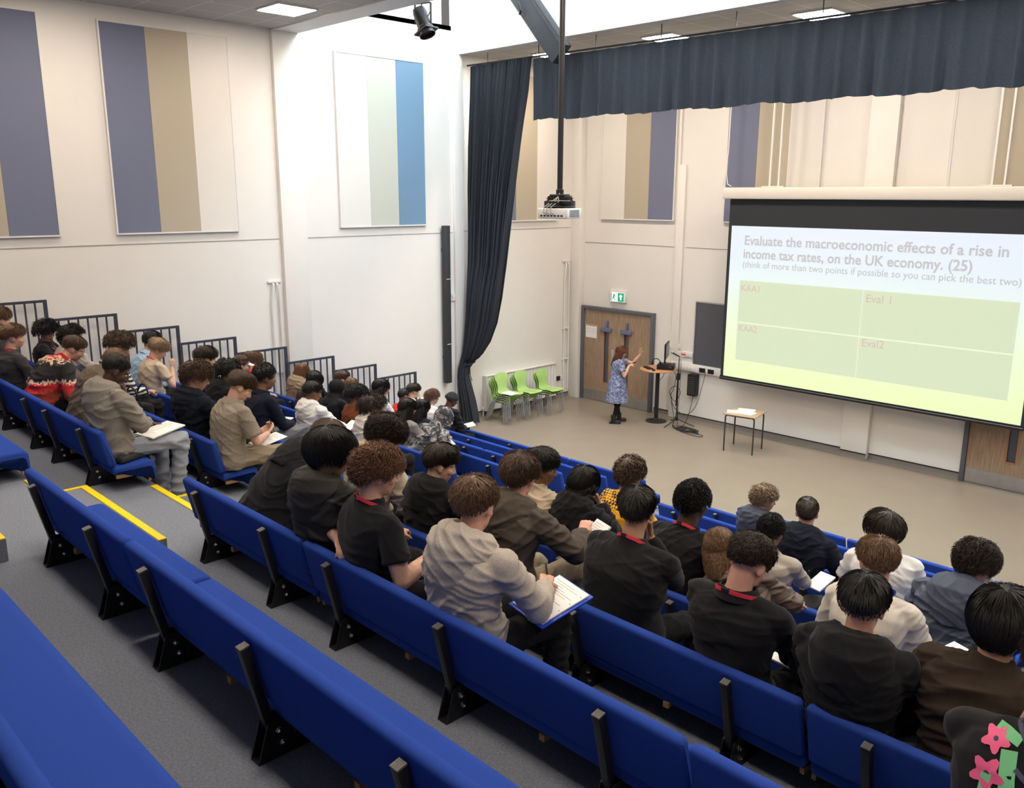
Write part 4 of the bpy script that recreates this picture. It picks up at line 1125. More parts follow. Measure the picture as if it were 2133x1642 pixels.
def hand_vols(mb, W, d, pn, side, curl=0.5, s=1.0, spread=0.0):
    """W wrist, d finger direction, pn palm normal (the way fingers close), side +1 right hand"""
    d = d.normalized(); pn = (pn - d * pn.dot(d)).normalized(); ac = d.cross(pn) * side   # ac points to the thumb side
    ac = -ac
    lens = (0.072, 0.080, 0.074, 0.058); off = (0.030, 0.010, -0.010, -0.028)
    cap_(mb, W - d * 0.02 * s, W + d * 0.03 * s, 0.023 * s, 0.024 * s, 10, flat=pn, fr=0.72)
    for i in range(4):
        o = ac * off[i] * s
        k = W + d * (0.088 - 0.004 * abs(i - 1.3)) * s + o
        cap_(mb, W + d * 0.018 * s + o * 0.62, k, 0.0135 * s, 0.0115 * s, 8)
        a = 0.0; p0 = k; fd = (d + ac * (0.10 * (1.5 - i)) * (0.4 + spread)).normalized()
        for q, fl in enumerate((0.46, 0.30, 0.24)):
            a += curl * (0.9, 1.25, 0.8)[q] * (1 + 0.12 * (i - 1))
            dd = fd * math.cos(a) + pn * math.sin(a)
            p1 = p0 + dd * lens[i] * fl * s
            cap_(mb, p0, p1, (0.0102 - 0.0008 * q) * s, (0.0094 - 0.0009 * q) * s, 8); p0 = p1
    t0 = W + d * 0.026 * s + ac * 0.020 * s
    td = (d * 0.62 + ac * 0.72 + pn * 0.35 * (0.4 + curl)).normalized()
    t1 = t0 + td * 0.042 * s; td2 = (td + d * 0.55 + pn * 0.4 * curl - ac * 0.25).normalized()
    cap_(mb, t0, t1, 0.0145 * s, 0.0115 * s, 8); cap_(mb, t1, t1 + td2 * 0.034 * s, 0.0112 * s, 0.0092 * s, 8)

# ---- hair
HB = [(0, 62), (28, 65), (52, 76), (66, 98), (78, 100), (90, 88), (104, 94), (122, 113), (150, 124), (180, 128)]
def hairline(th):
    a = abs((math.degrees(th) + 180) % 360 - 180)
    for (a0, b0), (a1, b1) in zip(HB, HB[1:]):
        if a <= a1: return R(b0 + (b1 - b0) * (a - a0) / (a1 - a0))
    return R(128)
EC, ER = Vector((0, -0.014, 0.022)), Vector((0.077, 0.097, 0.089))
def epos(th, ph, off=0.0, s=1.0):
    d = Vector((math.sin(ph) * math.sin(th), math.sin(ph) * math.cos(th), math.cos(ph)))
    n = Vector((d.x / ER.x, d.y / ER.y, d.z / ER.z)).normalized()
    return (EC + Vector((d.x * ER.x, d.y * ER.y, d.z * ER.z)) + n * off) * s

def lobe(rnd, k=9):
    """smooth random function on the sphere"""
    w = [(Vector((rnd.gauss(0, 1), rnd.gauss(0, 1), rnd.gauss(0, 1))) * 2.6, rnd.uniform(0, 6.28)) for _ in range(k)]
    return lambda d: sum(math.sin(v.dot(d) + f) for v, f in w) / k

def strand(mb, pts, r0, r1=0.0004, n=3):
    k = len(pts); rings = []
    for i, p in enumerate(pts):
        d = (pts[min(i + 1, k - 1)] - pts[max(i - 1, 0)])
        d = d.normalized() if d.length > 1e-9 else Vector((0, 0, 1))
        a = d.orthogonal().normalized(); b = d.cross(a)
        f = i / (k - 1); r = r0 * (1 - f) ** 0.7 + r1
        if i == 0: r *= 0.6
        rings.append([mb.bm.verts.new(p + (a * math.cos(2.094 * j) + b * math.sin(2.094 * j)) * r) for j in range(n)])
    for A, B in zip(rings, rings[1:]):
        for j in range(n): mb.bm.faces.new((A[j], A[(j + 1) % n], B[(j + 1) % n], B[j]))

STYLES = {  # top, side, back thickness, fringe (deg), lock length, curl amp, radial lift, messiness, edge factor
    'short':   dict(top=0.022, side=0.010, back=0.011, fringe=6, L=0.050, curl=0.000, lift=0.35, mess=0.32, edge=0.2),
    'crop':    dict(top=0.009, side=0.004, back=0.004, fringe=0, L=0.016, curl=0.000, lift=0.4, mess=0.4, edge=0.3),
    'fade':    dict(top=0.028, side=0.006, back=0.007, fringe=14, L=0.060, curl=0.000, lift=0.45, mess=0.40, edge=0.12),
    'textured':dict(top=0.030, side=0.015, back=0.016, fringe=22, L=0.072, curl=0.003, lift=0.45, mess=0.55, edge=0.3),
    'messy':   dict(top=0.036, side=0.021, back=0.022, fringe=20, L=0.075, curl=0.008, lift=0.6, mess=0.75, edge=0.4),
    'bowl':    dict(top=0.036, side=0.032, back=0.026, fringe=26, L=0.090, curl=0.000, lift=0.2, mess=0.2, edge=0.7),
    'curly':   dict(top=0.034, side=0.018, back=0.020, fringe=16, L=0.060, curl=0.009, lift=0.8, mess=0.85, edge=0.4),
    'afro':    dict(top=0.050, side=0.044, back=0.046, fringe=10, L=0.040, curl=0.007, lift=1.2, mess=1.1, edge=0.7),
    'tight':   dict(top=0.026, side=0.018, back=0.018, fringe=4, L=0.020, curl=0.005, lift=1.0, mess=1.0, edge=0.5),
    'long':    dict(top=0.018, side=0.020, back=0.022, fringe=4, L=0.100, curl=0.000, lift=0.15, mess=0.12, edge=1.0),
    'bob':     dict(top=0.022, side=0.026, back=0.026, fringe=20, L=0.100, curl=0.000, lift=0.2, mess=0.25, edge=0.9),
}
def make_hair(p, K, root, near):
    st = dict(STYLES[p['hair']]); st.update(p.get('hs', {}))
    s = p.get('s', 1.0) * p.get('hd', 1.05); rnd = random.Random(p['id'] * 7 + 3)
    m = Matrix.Translation(K['H']) @ K['hm'].to_4x4()
    lb = lobe(rnd); lb2 = lobe(rnd, 14)
    long_ = p['hair'] == 'long'
    def thick(th, ph):
        a = abs((math.degrees(th) + 180) % 360 - 180); w = min(1, max(0, (math.degrees(ph) - 25) / 55.0))
        sb = st['side'] + (st['back'] - st['side']) * min(1, max(0, (a - 90) / 70.0))
        if a < 50: sb = st['top'] * 0.8 + (sb - st['top'] * 0.8) * (a / 50.0)
        t = st['top'] * (1 - w) + sb * w
        d = Vector((math.sin(ph) * math.sin(th), math.sin(ph) * math.cos(th), math.cos(ph)))
        return max(0.003, t * (1 + 0.30 * st['mess'] * lb(d) * 1.6 + 0.22 * st['mess'] * lb2(d * 2.2)))
    def bound(th):
        a = abs((math.degrees(th) + 180) % 360 - 180); b = hairline(th)
        if a < 62: b += R(st['fringe'] * (1 - (a / 62.0) ** 2))
        if p['hair'] in ('bowl', 'bob'): b += R(6 if a > 70 else 0)
        return b
    mb = MB(); NT, NP = (72, 20) if near else (44, 13); P = []
    for i in range(NP + 3):
        row = []
        for j in range(NT):
            th = 2 * math.pi * j / NT; b = bound(th)
            if i <= NP:
                f = i / NP; ph = max(0.02, b * f); t = thick(th, ph)
                e = 1.0 if f < 0.7 else 1 - (1 - st['edge']) * ((f - 0.7) / 0.3) ** 1.5
                row.append(m @ epos(th, ph, t * e * 0.93, s))
            elif i == NP + 1: row.append(m @ epos(th, b * 1.01, 0.001, s))
            else: row.append(m @ epos(th, b * 0.9, -0.008, s))
        P.append(row)
    mb.grid(P, closed=True)
    # locks
    dens = p.get('dens', 1.0)
    n = int((3000 if near else 800) * dens)
    if p['hair'] in ('curly', 'afro', 'messy'): n = int(n * 1.15)
    crown = epos(math.pi, R(22), 0, 1.0)
    for _ in range(n):
        th = rnd.uniform(0, 2 * math.pi); b = bound(th)
        ph = math.acos(1 - rnd.random() * (1 - math.cos(b)))
        q = epos(th, ph, thick(th, ph) * rnd.uniform(0.90, 1.08), 1.0)
        nrm = (q - EC); nrm = Vector((nrm.x / ER.x ** 2, nrm.y / ER.y ** 2, nrm.z / ER.z ** 2)).normalized()
        g = (q - crown); g = g - nrm * g.dot(nrm)
        g = (g.normalized() if g.length > 1e-5 else Vector((0, 1, 0))) + Vector((0, 0.25 if q.y > 0 else 0, -0.35)) + Vector((rnd.gauss(0, 1), rnd.gauss(0, 1), rnd.gauss(0, 1))) * 0.55 * st['mess']
        g = (g - nrm * g.dot(nrm)).normalized()
        L = st['L'] * rnd.uniform(0.6, 1.25); fb = ph / b
        if st['edge'] < 0.35: L *= max(0.16, min(1, 1.55 - 1.45 * fb))
        elif fb > 0.8: L *= 0.7
        k = 7 if st['curl'] > 0.002 else 4
        pts = []; pos = q.copy(); bi = nrm.cross(g); fr = rnd.uniform(9, 16) / L * 0.05 / 0.05; ph0 = rnd.uniform(0, 6.28)
        tmax = thick(th, ph) * 1.14 + 0.004
        for i in range(k):
            t = i / (k - 1)
            w = g * (L * t) + nrm * (L * st['lift'] * (0.55 * t - 0.25 * t * t)) + Vector((0, 0, -1)) * L * 0.25 * t * t * (1 - min(1, st['lift']))
            v = q + w
            # hug the head: keep the lock near the shell
            dn = (v - EC); rr_ = math.sqrt((dn.x / ER.x) ** 2 + (dn.y / ER.y) ** 2 + (dn.z / ER.z) ** 2)
            lim = 1 + (tmax + 0.35 * L * st['lift'] * t) / 0.088
            if rr_ > lim: v = EC + dn * (lim / rr_)
            elif rr_ < 1.02: v = EC + dn * (1.02 / rr_)
            if st['curl']:
                c_ = st['curl'] * min(1, t * 2.5); a = ph0 + t * 2 * math.pi * 1.6
                v = v + bi * (c_ * math.cos(a)) + nrm * (c_ * math.sin(a))
            pts.append(m @ (v * s))
        strand(mb, pts, (0.00165 if near else 0.0026) * s * (1.35 if st['curl'] > 0.004 else 1.0))
    if long_ or p['hair'] == 'bob':
        drop = p.get('drop', 0.34 if long_ else 0.06)
        a0, a1 = (R(62), R(298)); up = K['up']
        inv = m.inverted()
        def fall(th, f, off):
            """hair hanging from the hairline down the back"""
            b = bound(th); w = epos(th, b * 0.93, thick(th, b * 0.9) + off, s); w = m @ w
            dn = f * drop
            a = math.degrees(th); back = max(0.0, 1 - abs(a - 180) / 118.0)
            spine = (up @ Vector((0, -0.35, -1))).normalized() if f > 0 else Vector((0, 0, -1))
            g = Vector((0, 0, -1)) * 0.55 + spine * 0.45
            g += Vector((0, -0.30 * back * (1 - 0.5 * f), 0)) + (K['hm'] @ Vector((math.sin(th), 0, 0))) * (0.10 * (1 - 1.3 * f))
            return w + g * dn
        for off, cl in ((0.004, True), (-0.012, False)):
            P = []
            for i in range(9):
                P.append([fall(a0 + (a1 - a0) * j / 30, i / 8, off + 0.005 * math.sin(j * 2.1 + p['id'])) + Vector((0, 0, 0.012 * math.sin(j * 1.7) * (i == 8))) for j in range(31)])
            mb.grid(P)
        for _ in range(int(900 if near else 320)):
            th = rnd.uniform(a0, a1); o = rnd.uniform(-0.004, 0.008); e = rnd.uniform(0.75, 1.08); wv = rnd.uniform(0, 6.28); wa = p.get('wave', 0.004)
            pts = [fall(th + 0.03 * math.sin(wv + q_ * 0.8), e * q_ / 6, o) + Vector((wa * math.sin(wv + q_ * 1.9), wa * math.cos(wv + q_ * 1.7), 0)) for q_ in range(7)]
            strand(mb, pts, (0.0026 if near else 0.0042) * s)
    o = mb.build('hair', hair_mat(p['hc']), root, ang=80)
    return o

def make_headwear(p, K, root):
    kind = p.get('hat'); m = Matrix.Translation(K['H']) @ K['hm'].to_4x4(); s = p.get('s', 1.0)
    if kind == 'hijab':
        mb = MB()
        ell(mb, m, (0, -0.020, 0.012), (0.094, 0.112, 0.108), 24, 18)
        ell(mb, m, (0, -0.012, -0.07), (0.078, 0.082, 0.07), 20, 14)
        N, up = K['N'], K['up']
        cap_(mb, K['H'] + Vector((0, -0.01, -0.06)), N + up @ Vector((0, 0, -0.01)), 0.075, 0.09, 16)
        rx, fy, uz = up @ Vector((1, 0, 0)), up @ Vector((0, 1, 0)), up @ Vector((0, 0, 1))
        loft(mb, [(N - uz * 0.10, rx, fy, 0.20 * s, 0.135, 2.2), (N - uz * 0.05, rx, fy, 0.185 * s, 0.125, 2.2), (N + uz * 0.0, rx, fy, 0.12, 0.10, 2), (N + uz * 0.05, rx, fy, 0.085, 0.085, 2)])
        fuse(mb, 'headscarf', p['hatm'], root, 0.010, 5, 0.010)
    elif kind == 'hood_up':
        mb = MB()
        ell(mb, m, (0, -0.03, 0.012), (0.108, 0.125, 0.125), 24, 18)
        ell(mb, m, (0, -0.03, -0.08), (0.10, 0.11, 0.09), 20, 14)
        cap_(mb, K['H'] + Vector((0, -0.03, -0.06)), K['N'], 0.095, 0.12, 16)
        fuse(mb, 'hood', p['hatm'], root, 0.011, 5, 0.016)
    elif kind in ('beanie', 'cap'):
        mb = MB(); P = []; NT = 40; e0 = 88 if kind == 'beanie' else 82
        for i in range(15):
            row = []
            for j in range(NT):
                th = 2 * math.pi * j / NT; a = abs(math.degrees(th) - 180)
                b = R(e0 - 10 * math.cos(th) + (8 if kind == 'beanie' else 0))
                f = min(1, i / 12); off = 0.014 + (0.010 if kind == 'beanie' and 9 <= i <= 12 else 0)
                if i == 13: off = 0.004
                if i == 14: off = -0.004
                off += 0.012 * (1 - f) if kind == 'beanie' else 0.010 * (1 - f)
                row.append(m @ (epos(th, max(0.02, b * (f if i < 14 else 0.97)), off, s)))
            P.append(row)
        mb.grid(P, closed=True)
        if kind == 'cap':
            B = []
            for i in range(5):
                f = i / 4; B.append([m @ (Vector((0.062 * math.sin(t) * (1 - 0.12 * f), 0.072 + 0.01 * math.cos(t) + 0.072 * f * math.cos(t * 0.75), 0.045 - 0.018 * f - 0.010 * (1 - math.cos(t)) * 2)) * s) for t in [R(-80 + 160 * j / 12) for j in range(13)]])
            mb.grid(B)
            o = mb.build('cap', p['hatm'], root, ang=60); o.modifiers.new('t', 'SOLIDIFY').thickness = 0.004
        else: mb.build('beanie', p['hatm'], root, ang=60)

EYE_W = mat('eye_white', (0.72, 0.70, 0.66), 0.25); EYE_D = mat('eye_iris', (0.02, 0.013, 0.010), 0.2)
LAN = mat('red_lanyard', srgb(232, 62, 84), 0.6, var=0.1, vscale=60); LAN_B = mat('lanyard_clasp', (0.02, 0.018, 0.018), 0.5)
SHOE_W = mat('white_shoe', (0.66, 0.63, 0.58), 0.6, var=0.06, vscale=40); SHOE_B = mat('dark_shoe', (0.015, 0.015, 0.017), 0.5, var=0.2, vscale=40)
GLS = mat('spectacle_frame', (0.02, 0.02, 0.022), 0.3); GLS_C = mat('clear_frame', (0.55, 0.52, 0.48), 0.2)

def torso_rings(p, K, grow, s):
    sp, fr = K['spine'], K['frames']; w = p.get('girth', 1.0); wd = p.get('wide', 1.0)
    def ax(i): return fr[i] @ Vector((1, 0, 0)), fr[i] @ Vector((0, 1, 0)), fr[i] @ Vector((0, 0, 1))
    r0, f0, u0 = ax(0); r1, f1, u1 = ax(1); r2_, f2, u2_ = ax(2)
    N = K['N']; g = grow
    return [(sp[0] - u0 * 0.07, r0, f0, (0.150 + g) * s * w, (0.115 + g) * w, 2.3),
            (sp[0] - u0 * 0.02, r0, f0, (0.178 + g) * s * w, (0.132 + g) * w, 2.3),
            (sp[0] + u0 * 0.07, r0, f0, (0.168 + g) * s * w, (0.128 + g) * w, 2.3),
            (sp[1], r1, f1, (0.160 + g) * s * w, (0.118 + g) * w, 2.3),
            (sp[1] + u1 * 0.09, r1, f1, (0.168 + g) * s * w * (wd + 1) / 2, (0.118 + g) * w, 2.4),
            (sp[2], r2_, f2, (0.182 + g) * s * wd, (0.120 + g) * w, 2.5),
            (sp[2] + u2_ * 0.07, r2_, f2, (0.190 + g) * s * wd, (0.112 + g), 2.6),
            (N - u2_ * 0.045 * s, r2_, f2, (0.178 + g) * s * wd, (0.090 + g), 2.4),
            (N - u2_ * 0.012 * s, r2_, f2, (0.120 + g) * s, (0.074 + g * 0.8), 2.1),
            (N + u2_ * 0.020 * s, r2_, f2, (0.080 + g * 0.5) * s, 0.066 + g * 0.5, 2.0),
            (N + u2_ * 0.038 * s, r2_, f2, (0.066 + g * 0.4) * s, 0.060 + g * 0.4, 2.0)]

def standing_legs(p, K, root):
    mb = MB()
    for nm in 'RL':
        h_, k_, a_ = K['hip' + nm], K['knee' + nm], K['ank' + nm]
        cap_(mb, h_, k_, 0.080, 0.056, 14); cap_(mb, k_, k_ + (a_ - k_) * 0.4, 0.055, 0.053, 14); cap_(mb, k_ + (a_ - k_) * 0.4, a_, 0.053, 0.036, 14)
    fuse(mb, 'tights', p['legm'], root, 0.010, 3)
    for nm in 'RL':
        mb = MB(); a_ = K['ank' + nm]
        cap_(mb, a_ + Vector((0, -0.005, 0.09)), a_ + Vector((0, 0.0, -0.03)), 0.050, 0.047, 14, f0=True)
        cap_(mb, a_ + Vector((0, -0.02, -0.045)), a_ + Vector((0, 0.12, -0.052)), 0.040, 0.034, 12)
        mb.box(a_ + Vector((0, 0.03, -0.078)), (0.075, 0.23, 0.022), bev=0.008).box(a_ + Vector((0, -0.05, -0.070)), (0.065, 0.07, 0.04), bev=0.008)
        fuse(mb, 'ankle_boot', SHOE_B, root, 0.008, 2)
    mb = MB(); sp = K['spine']; fr = K['frames'][0]; rx, fy = Vector((1, 0, 0)), Vector((0, 1, 0))
    loft(mb, [(sp[0] + Vector((0, 0.0, z)), rx, fy, a, b, 2) for z, a, b in ((-0.40, 0.255, 0.225), (-0.30, 0.240, 0.21), (-0.15, 0.225, 0.195), (0.0, 0.205, 0.175), (0.12, 0.175, 0.145), (0.20, 0.165, 0.130))])
    def gathers(me, q=p['id']):
        n = len(me.vertices); co = np.empty(n * 3, dtype=np.float32); me.vertices.foreach_get('co', co); co = co.reshape(-1, 3)
        t = np.arctan2(co[:, 1], co[:, 0]); w = np.clip((0.2 - co[:, 2]) / 0.6, 0, 1) * 0.012
        f = 1 + w * (np.sin(t * 15) + 0.6 * np.sin(t * 9 + 1)) / np.maximum(0.1, np.hypot(co[:, 0], co[:, 1])) * 1.0
        co[:, 0] *= f; co[:, 1] *= f; me.vertices.foreach_set('co', co.ravel()); me.update()
    fuse(mb, 'skirt', p['topm'], root, 0.010, 3, cb=gathers)

def make_person(p, loc, rz, near=False):
    K = skeleton(p); s = p.get('s', 1.0)
    root = thing('person', p['label'], 'person', loc, rz, p.get('group', 'students seated in the stand'))
    m = Matrix.Translation(K['H']) @ K['hm'].to_4x4()
    up = K['up']; N = K['N']
    vox = 0.0062 if near else 0.0095
    # --- body: head, neck, trunk, arms, hands and legs in one skin
    mb = MB(); head_vols(mb, m, s * p.get('hd', 1.05))
    cap_(mb, N + up @ Vector((0, -0.005, -0.03)), m @ Vector((0, -0.018, -0.045)), 0.062 * s, 0.056 * s, 16)
    cap_(mb, N + up @ Vector((0, 0.0, -0.05)), N + up @ Vector((0, 0, 0.01)), 0.085 * s, 0.062 * s, 16)
    loft(mb, torso_rings(p, K, -0.022, s))
    for sd, nm in ((1, 'R'), (-1, 'L')):
        S, E, W = K['S' + nm], K['E' + nm], K['W' + nm]
        am = p.get('arm', 1.0)
        cap_(mb, S, S + (E - S) * 0.5, 0.047 * s * am, 0.046 * s * am, 12); cap_(mb, S + (E - S) * 0.5, E, 0.046 * s * am, 0.037 * s * am, 12)
        F = W - E
        cap_(mb, E, E + F * 0.35, 0.037 * s * am, 0.040 * s * am, 12); cap_(mb, E + F * 0.35, W, 0.040 * s * am, 0.026 * s, 12)
        hd = p.get('hdir' + nm); hd = Vector(hd).normalized() if hd else F.normalized()
        pn = p.get('palm' + nm); pn = Vector(pn) if pn else Vector((0, 0, -1)) + up @ Vector((0, -0.3, 0))
        if pn.cross(hd).length < 0.1: pn = pn + Vector((0.5 * -sd, 0.2, 0))
        hand_vols(mb, W + hd * 0.01, hd, pn, sd, p.get('curl' + nm, 0.55), s * p.get('hands', 1.0))
        h_, k_, a_ = K['hip' + nm], K['knee' + nm], K['ank' + nm]
        cap_(mb, h_, k_, 0.065, 0.048, 10); cap_(mb, k_, a_, 0.046, 0.032, 10); cap_(mb, a_ + Vector((0, -0.02, -0.03)), a_ + Vector((0, 0.12, -0.05)), 0.030, 0.024, 8)
    iv = m.inverted()
    def lips(me, iv=iv, hs=s * p.get('hd', 1.05)):
        n = len(me.vertices); co = np.empty(n * 3, dtype=np.float32); me.vertices.foreach_get('co', co); co = co.reshape(-1, 3)
        A = np.array(iv.to_3x3()); T = np.array(iv.translation); q = (co @ A.T + T) / hs
        v = ((np.abs(q[:, 0]) < 0.022) & (q[:, 1] > 0.078) & (q[:, 2] < -0.0585) & (q[:, 2] > -0.084)).astype(np.float32)
        at = me.attributes.new('lips', 'FLOAT', 'POINT'); at.data.foreach_set('value', v)
    fuse(mb, 'body', skin_mat(p['skin']), root, vox, 2, cb=lips)
    # --- eyes and brows
    hs = s * p.get('hd', 1.05)
    mb = MB()
    for sd in (1, -1):
        mb.mi = 0; mb.sphere(m @ (Vector((sd * 0.031, 0.0712, 0.001)) * hs), 0.0115 * hs, 12, 8)
        mb.mi = 1; mb.sphere(m @ (Vector((sd * 0.031, 0.0782, 0.0005)) * hs), (0.0062 * hs,) * 3, 8, 6)
    mb.build('eyes', [EYE_W, EYE_D], root)
    if not p.get('nobrow'):
        mb = MB()
        for sd in (1, -1):
            mb.tube([m @ (Vector((sd * x, y, z)) * hs) for x, y, z in ((0.014, 0.0895, 0.020), (0.028, 0.0885, 0.025), (0.042, 0.080, 0.024), (0.052, 0.070, 0.017))], [0.0028, 0.0036, 0.0032, 0.0012], 6)
        mb.build('eyebrows', hair_mat(p['hc']), root)
    if p.get('glasses'):
        mb = MB(); G = GLS_C if p['glasses'] == 'clear' else GLS
        for sd in (1, -1):
            mb.tube([m @ (Vector((sd * 0.032 + 0.024 * math.cos(a), 0.094 - 0.10 * abs(sd * 0.032 + 0.024 * math.cos(a)) ** 1.5, 0.001 + 0.019 * math.sin(a))) * hs) for a in [2 * math.pi * i / 18 for i in range(18)]], 0.0016, 6, close=True)
            mb.tube([m @ (Vector(v) * hs) for v in ((sd * 0.056, 0.088, 0.006), (sd * 0.074, 0.05, 0.006), (sd * 0.080, -0.005, 0.004), (sd * 0.078, -0.022, -0.012))], 0.0018, 6)
        mb.tube([m @ (Vector(v) * hs) for v in ((-0.009, 0.096, 0.003), (0, 0.098, 0.006), (0.009, 0.096, 0.003))], 0.0016, 6)
        mb.build('glasses', G, root)
    # --- hair or headwear
    if p.get('hair'): make_hair(p, K, root, near)
    if p.get('hat'): make_headwear(p, K, root)
    if p.get('bun'):
        mb = MB(); ell(mb, m, (0, -0.12, 0.03), (0.05, 0.05, 0.05)); fuse(mb, 'hair_bun', hair_mat(p['hc']), root, 0.008, 2, 0.012)
    # --- top
    kind = p.get('top', 'hoodie'); tm = p['topm']
    loose = {'tee': 0.010, 'polo': 0.014, 'sweater': 0.014, 'hoodie': 0.024, 'jacket': 0.026, 'shirt': 0.012}[kind]
    fold = {'tee': 0.016, 'polo': 0.014, 'sweater': 0.014, 'hoodie': 0.026, 'jacket': 0.034, 'shirt': 0.014}[kind] * p.get('fold', 1.0)
    mb = MB(); loft(mb, torso_rings(p, K, loose, s))
    short = kind in ('tee', 'polo') and not p.get('longsleeve')
    for sd, nm in ((1, 'R'), (-1, 'L')):
        S, E, W = K['S' + nm], K['E' + nm], K['W' + nm]
        ci = N + up @ Vector((sd * 0.10 * s, 0, -0.045 * s)); e = loose
        cap_(mb, ci, S, 0.062 * s + e * 0.5, 0.056 * s + e * 0.7, 14)
        if short:
            d = (E - S); cap_(mb, S, S + d * 0.30, 0.056 * s + e * 0.8, 0.060 * s + e, 16); cap_(mb, S + d * 0.3, S + d * p.get('sleeve', 0.66), 0.060 * s + e, 0.063 * s + e, 18, f1=True)
        else:
            F = (W - E); q = 0.046 * s + e
            cap_(mb, S, E, 0.054 * s + e, q, 14); cuff = 0.90 if p.get('pushed') is None else p['pushed']
            cap_(mb, E, E + F * 0.45, q, 0.042 * s + e, 14); cap_(mb, E + F * 0.45, E + F * (cuff - 0.04), 0.042 * s + e, 0.034 * s + e * 0.9, 14)
            cap_(mb, E + F * (cuff - 0.10), E + F * (cuff + 0.05), 0.033 * s + e * 0.45, 0.031 * s + e * 0.3, 14, f1=True)
    if kind == 'jacket' and p.get('collar', True): cap_(mb, N + up @ Vector((0, 0.0, -0.01)), N + up @ Vector((0, -0.004, 0.055)), 0.085 * s, 0.078 * s, 18, f1=True)
    if kind == 'hoodie' and not p.get('hood', True): pass
    fuse(mb, {'tee': 't_shirt', 'polo': 'polo_shirt', 'sweater': 'sweater', 'hoodie': 'hoodie', 'jacket': 'jacket', 'shirt': 'shirt'}[kind], tm, root, 0.0080 if near else 0.012, 7 if near else 5, fold * 0.45, FOLD_BIG, cb=creases(fold * 0.40, p['id'] + 11))
    # --- hood worn down, collars
    if p.get('hoodd', kind == 'hoodie' and not p.get('hat') == 'hood_up'):
        mb = MB(); P = []; NA = 30; b_ = p.get('hoodsize', 1.0)
        for i in range(NA + 1):
            al = -R(142) + R(284) * i / NA; c_, s2 = math.cos(al), math.sin(al)   # 0 = straight back
            w = max(0.0, (1 + c_) / 2); tp = 1.0 - max(0, (abs(al) - R(95)) / R(47)) * 0.75
            prof = [(0.066, -0.03), (0.078, 0.040 + 0.030 * w), (0.100, 0.064 * tp + 0.030 * w), (0.128 + 0.030 * w * b_, 0.052 * tp + 0.004 * w), (0.148 + 0.048 * w * b_, 0.004 - 0.02 * w), (0.152 + 0.044 * w * b_, -0.045 - 0.070 * w * b_), (0.135 + 0.030 * w, -0.085 - 0.115 * w * b_), (0.09, -0.10 - 0.06 * w)]
            row = []
            for r_, z in prof:
                rr_ = 0.07 + (r_ - 0.07) * (0.25 + 0.75 * tp)
                row.append(N + up @ (Vector((s2 * rr_ * 1.06, -c_ * rr_ * 0.98 + 0.008, z - 0.01 * (1 - w))) * s))
            P.append(row)
        V = [[mb.bm.verts.new(q) for q in row] for row in P]
        for A, B in zip(V, V[1:]):
            for j in range(len(A)): mb.bm.faces.new((A[j], A[(j + 1) % len(A)], B[(j + 1) % len(A)], B[j]))
        mb.bm.faces.new(V[0][::-1]); mb.bm.faces.new(V[-1])
        fuse(mb, 'hood', p.get('hoodm', tm), root, 0.0075 if near else 0.010, 2, 0.006, cb=creases(0.007, p['id'] + 31, 0.07))
    if kind in ('polo', 'shirt') or p.get('collarm'):
        mb = MB(); P = []
        for i in range(33):
            al = -R(150) + R(300) * i / 32; c_, s2 = math.cos(al), math.sin(al)
            P.append([N + up @ (Vector((s2 * r_ * 1.05, -c_ * r_ + 0.004, z)) * s) for r_, z in ((0.078, -0.01), (0.074, 0.042), (0.080, 0.047), (0.094, 0.020), (0.104, -0.004))])
        mb.grid(P); o = mb.build('collar', p.get('collarm', tm), root); o.modifiers.new('t', 'SOLIDIFY').thickness = 0.005
    if p.get('inner'):
        mb = MB(); P = []
        for i in range(40):
            al = 2 * math.pi * i / 40; c_, s2 = math.cos(al), math.sin(al)
            P.append([N + up @ (Vector((s2 * r_ * 1.05, -c_ * r_, z)) * s) for r_, z in ((0.100, -0.022), (0.080, 0.012), (0.070, 0.034), (0.066, 0.030))])
        P.append(P[0]); mb.grid(P); mb.build('inner_shirt', p['inner'], root)
    if p.get('lanyard'):
        hgt = p.get('lan_h', 0.040); mb = MB(); P = []; n = 40; k = p.get('lan_r', 1.0)
        for i in range(n + 1):
            al = -R(128) + R(256) * i / n; c_, s2 = math.cos(al), math.sin(al); f = max(0, -c_)
            r_ = (0.079 + 0.014 * f) * k
            z = hgt - 0.052 * (1 - c_) * 0.5 - 0.03 * f
            P.append([N + up @ (Vector((s2 * r_ * 1.06, -c_ * r_ * 0.97, z + dz)) * s) for dz in (-0.009, 0.009)])
        for side in (0, -1):
            e0 = P[side]; base = (e0[0] + e0[1]) / 2
            tgt = K['spine'][2] + up @ Vector((0.0, 0.155, 0.0))
            ex = []
            for q in range(1, 7):
                c_ = base + (tgt - base) * (q / 6) + up @ Vector((0, 0.045 * math.sin(math.pi * min(1, q / 5)), 0))
                ex.append([c_ + up @ Vector((-0.008, 0, 0)), c_ + up @ Vector((0.008, 0, 0))])
            P = (P + ex) if side == -1 else (ex[::-1] + P)
        mb.grid(P)
        mb.bm.faces.ensure_lookup_table(); tot = len(mb.bm.faces)
        for i, f in enumerate(mb.bm.faces):
            if abs(i - tot * 0.47) < 2.2: f.material_index = 1
        o = mb.build('lanyard', [LAN, LAN_B], root); o.modifiers.new('t', 'SOLIDIFY').thickness = 0.0025
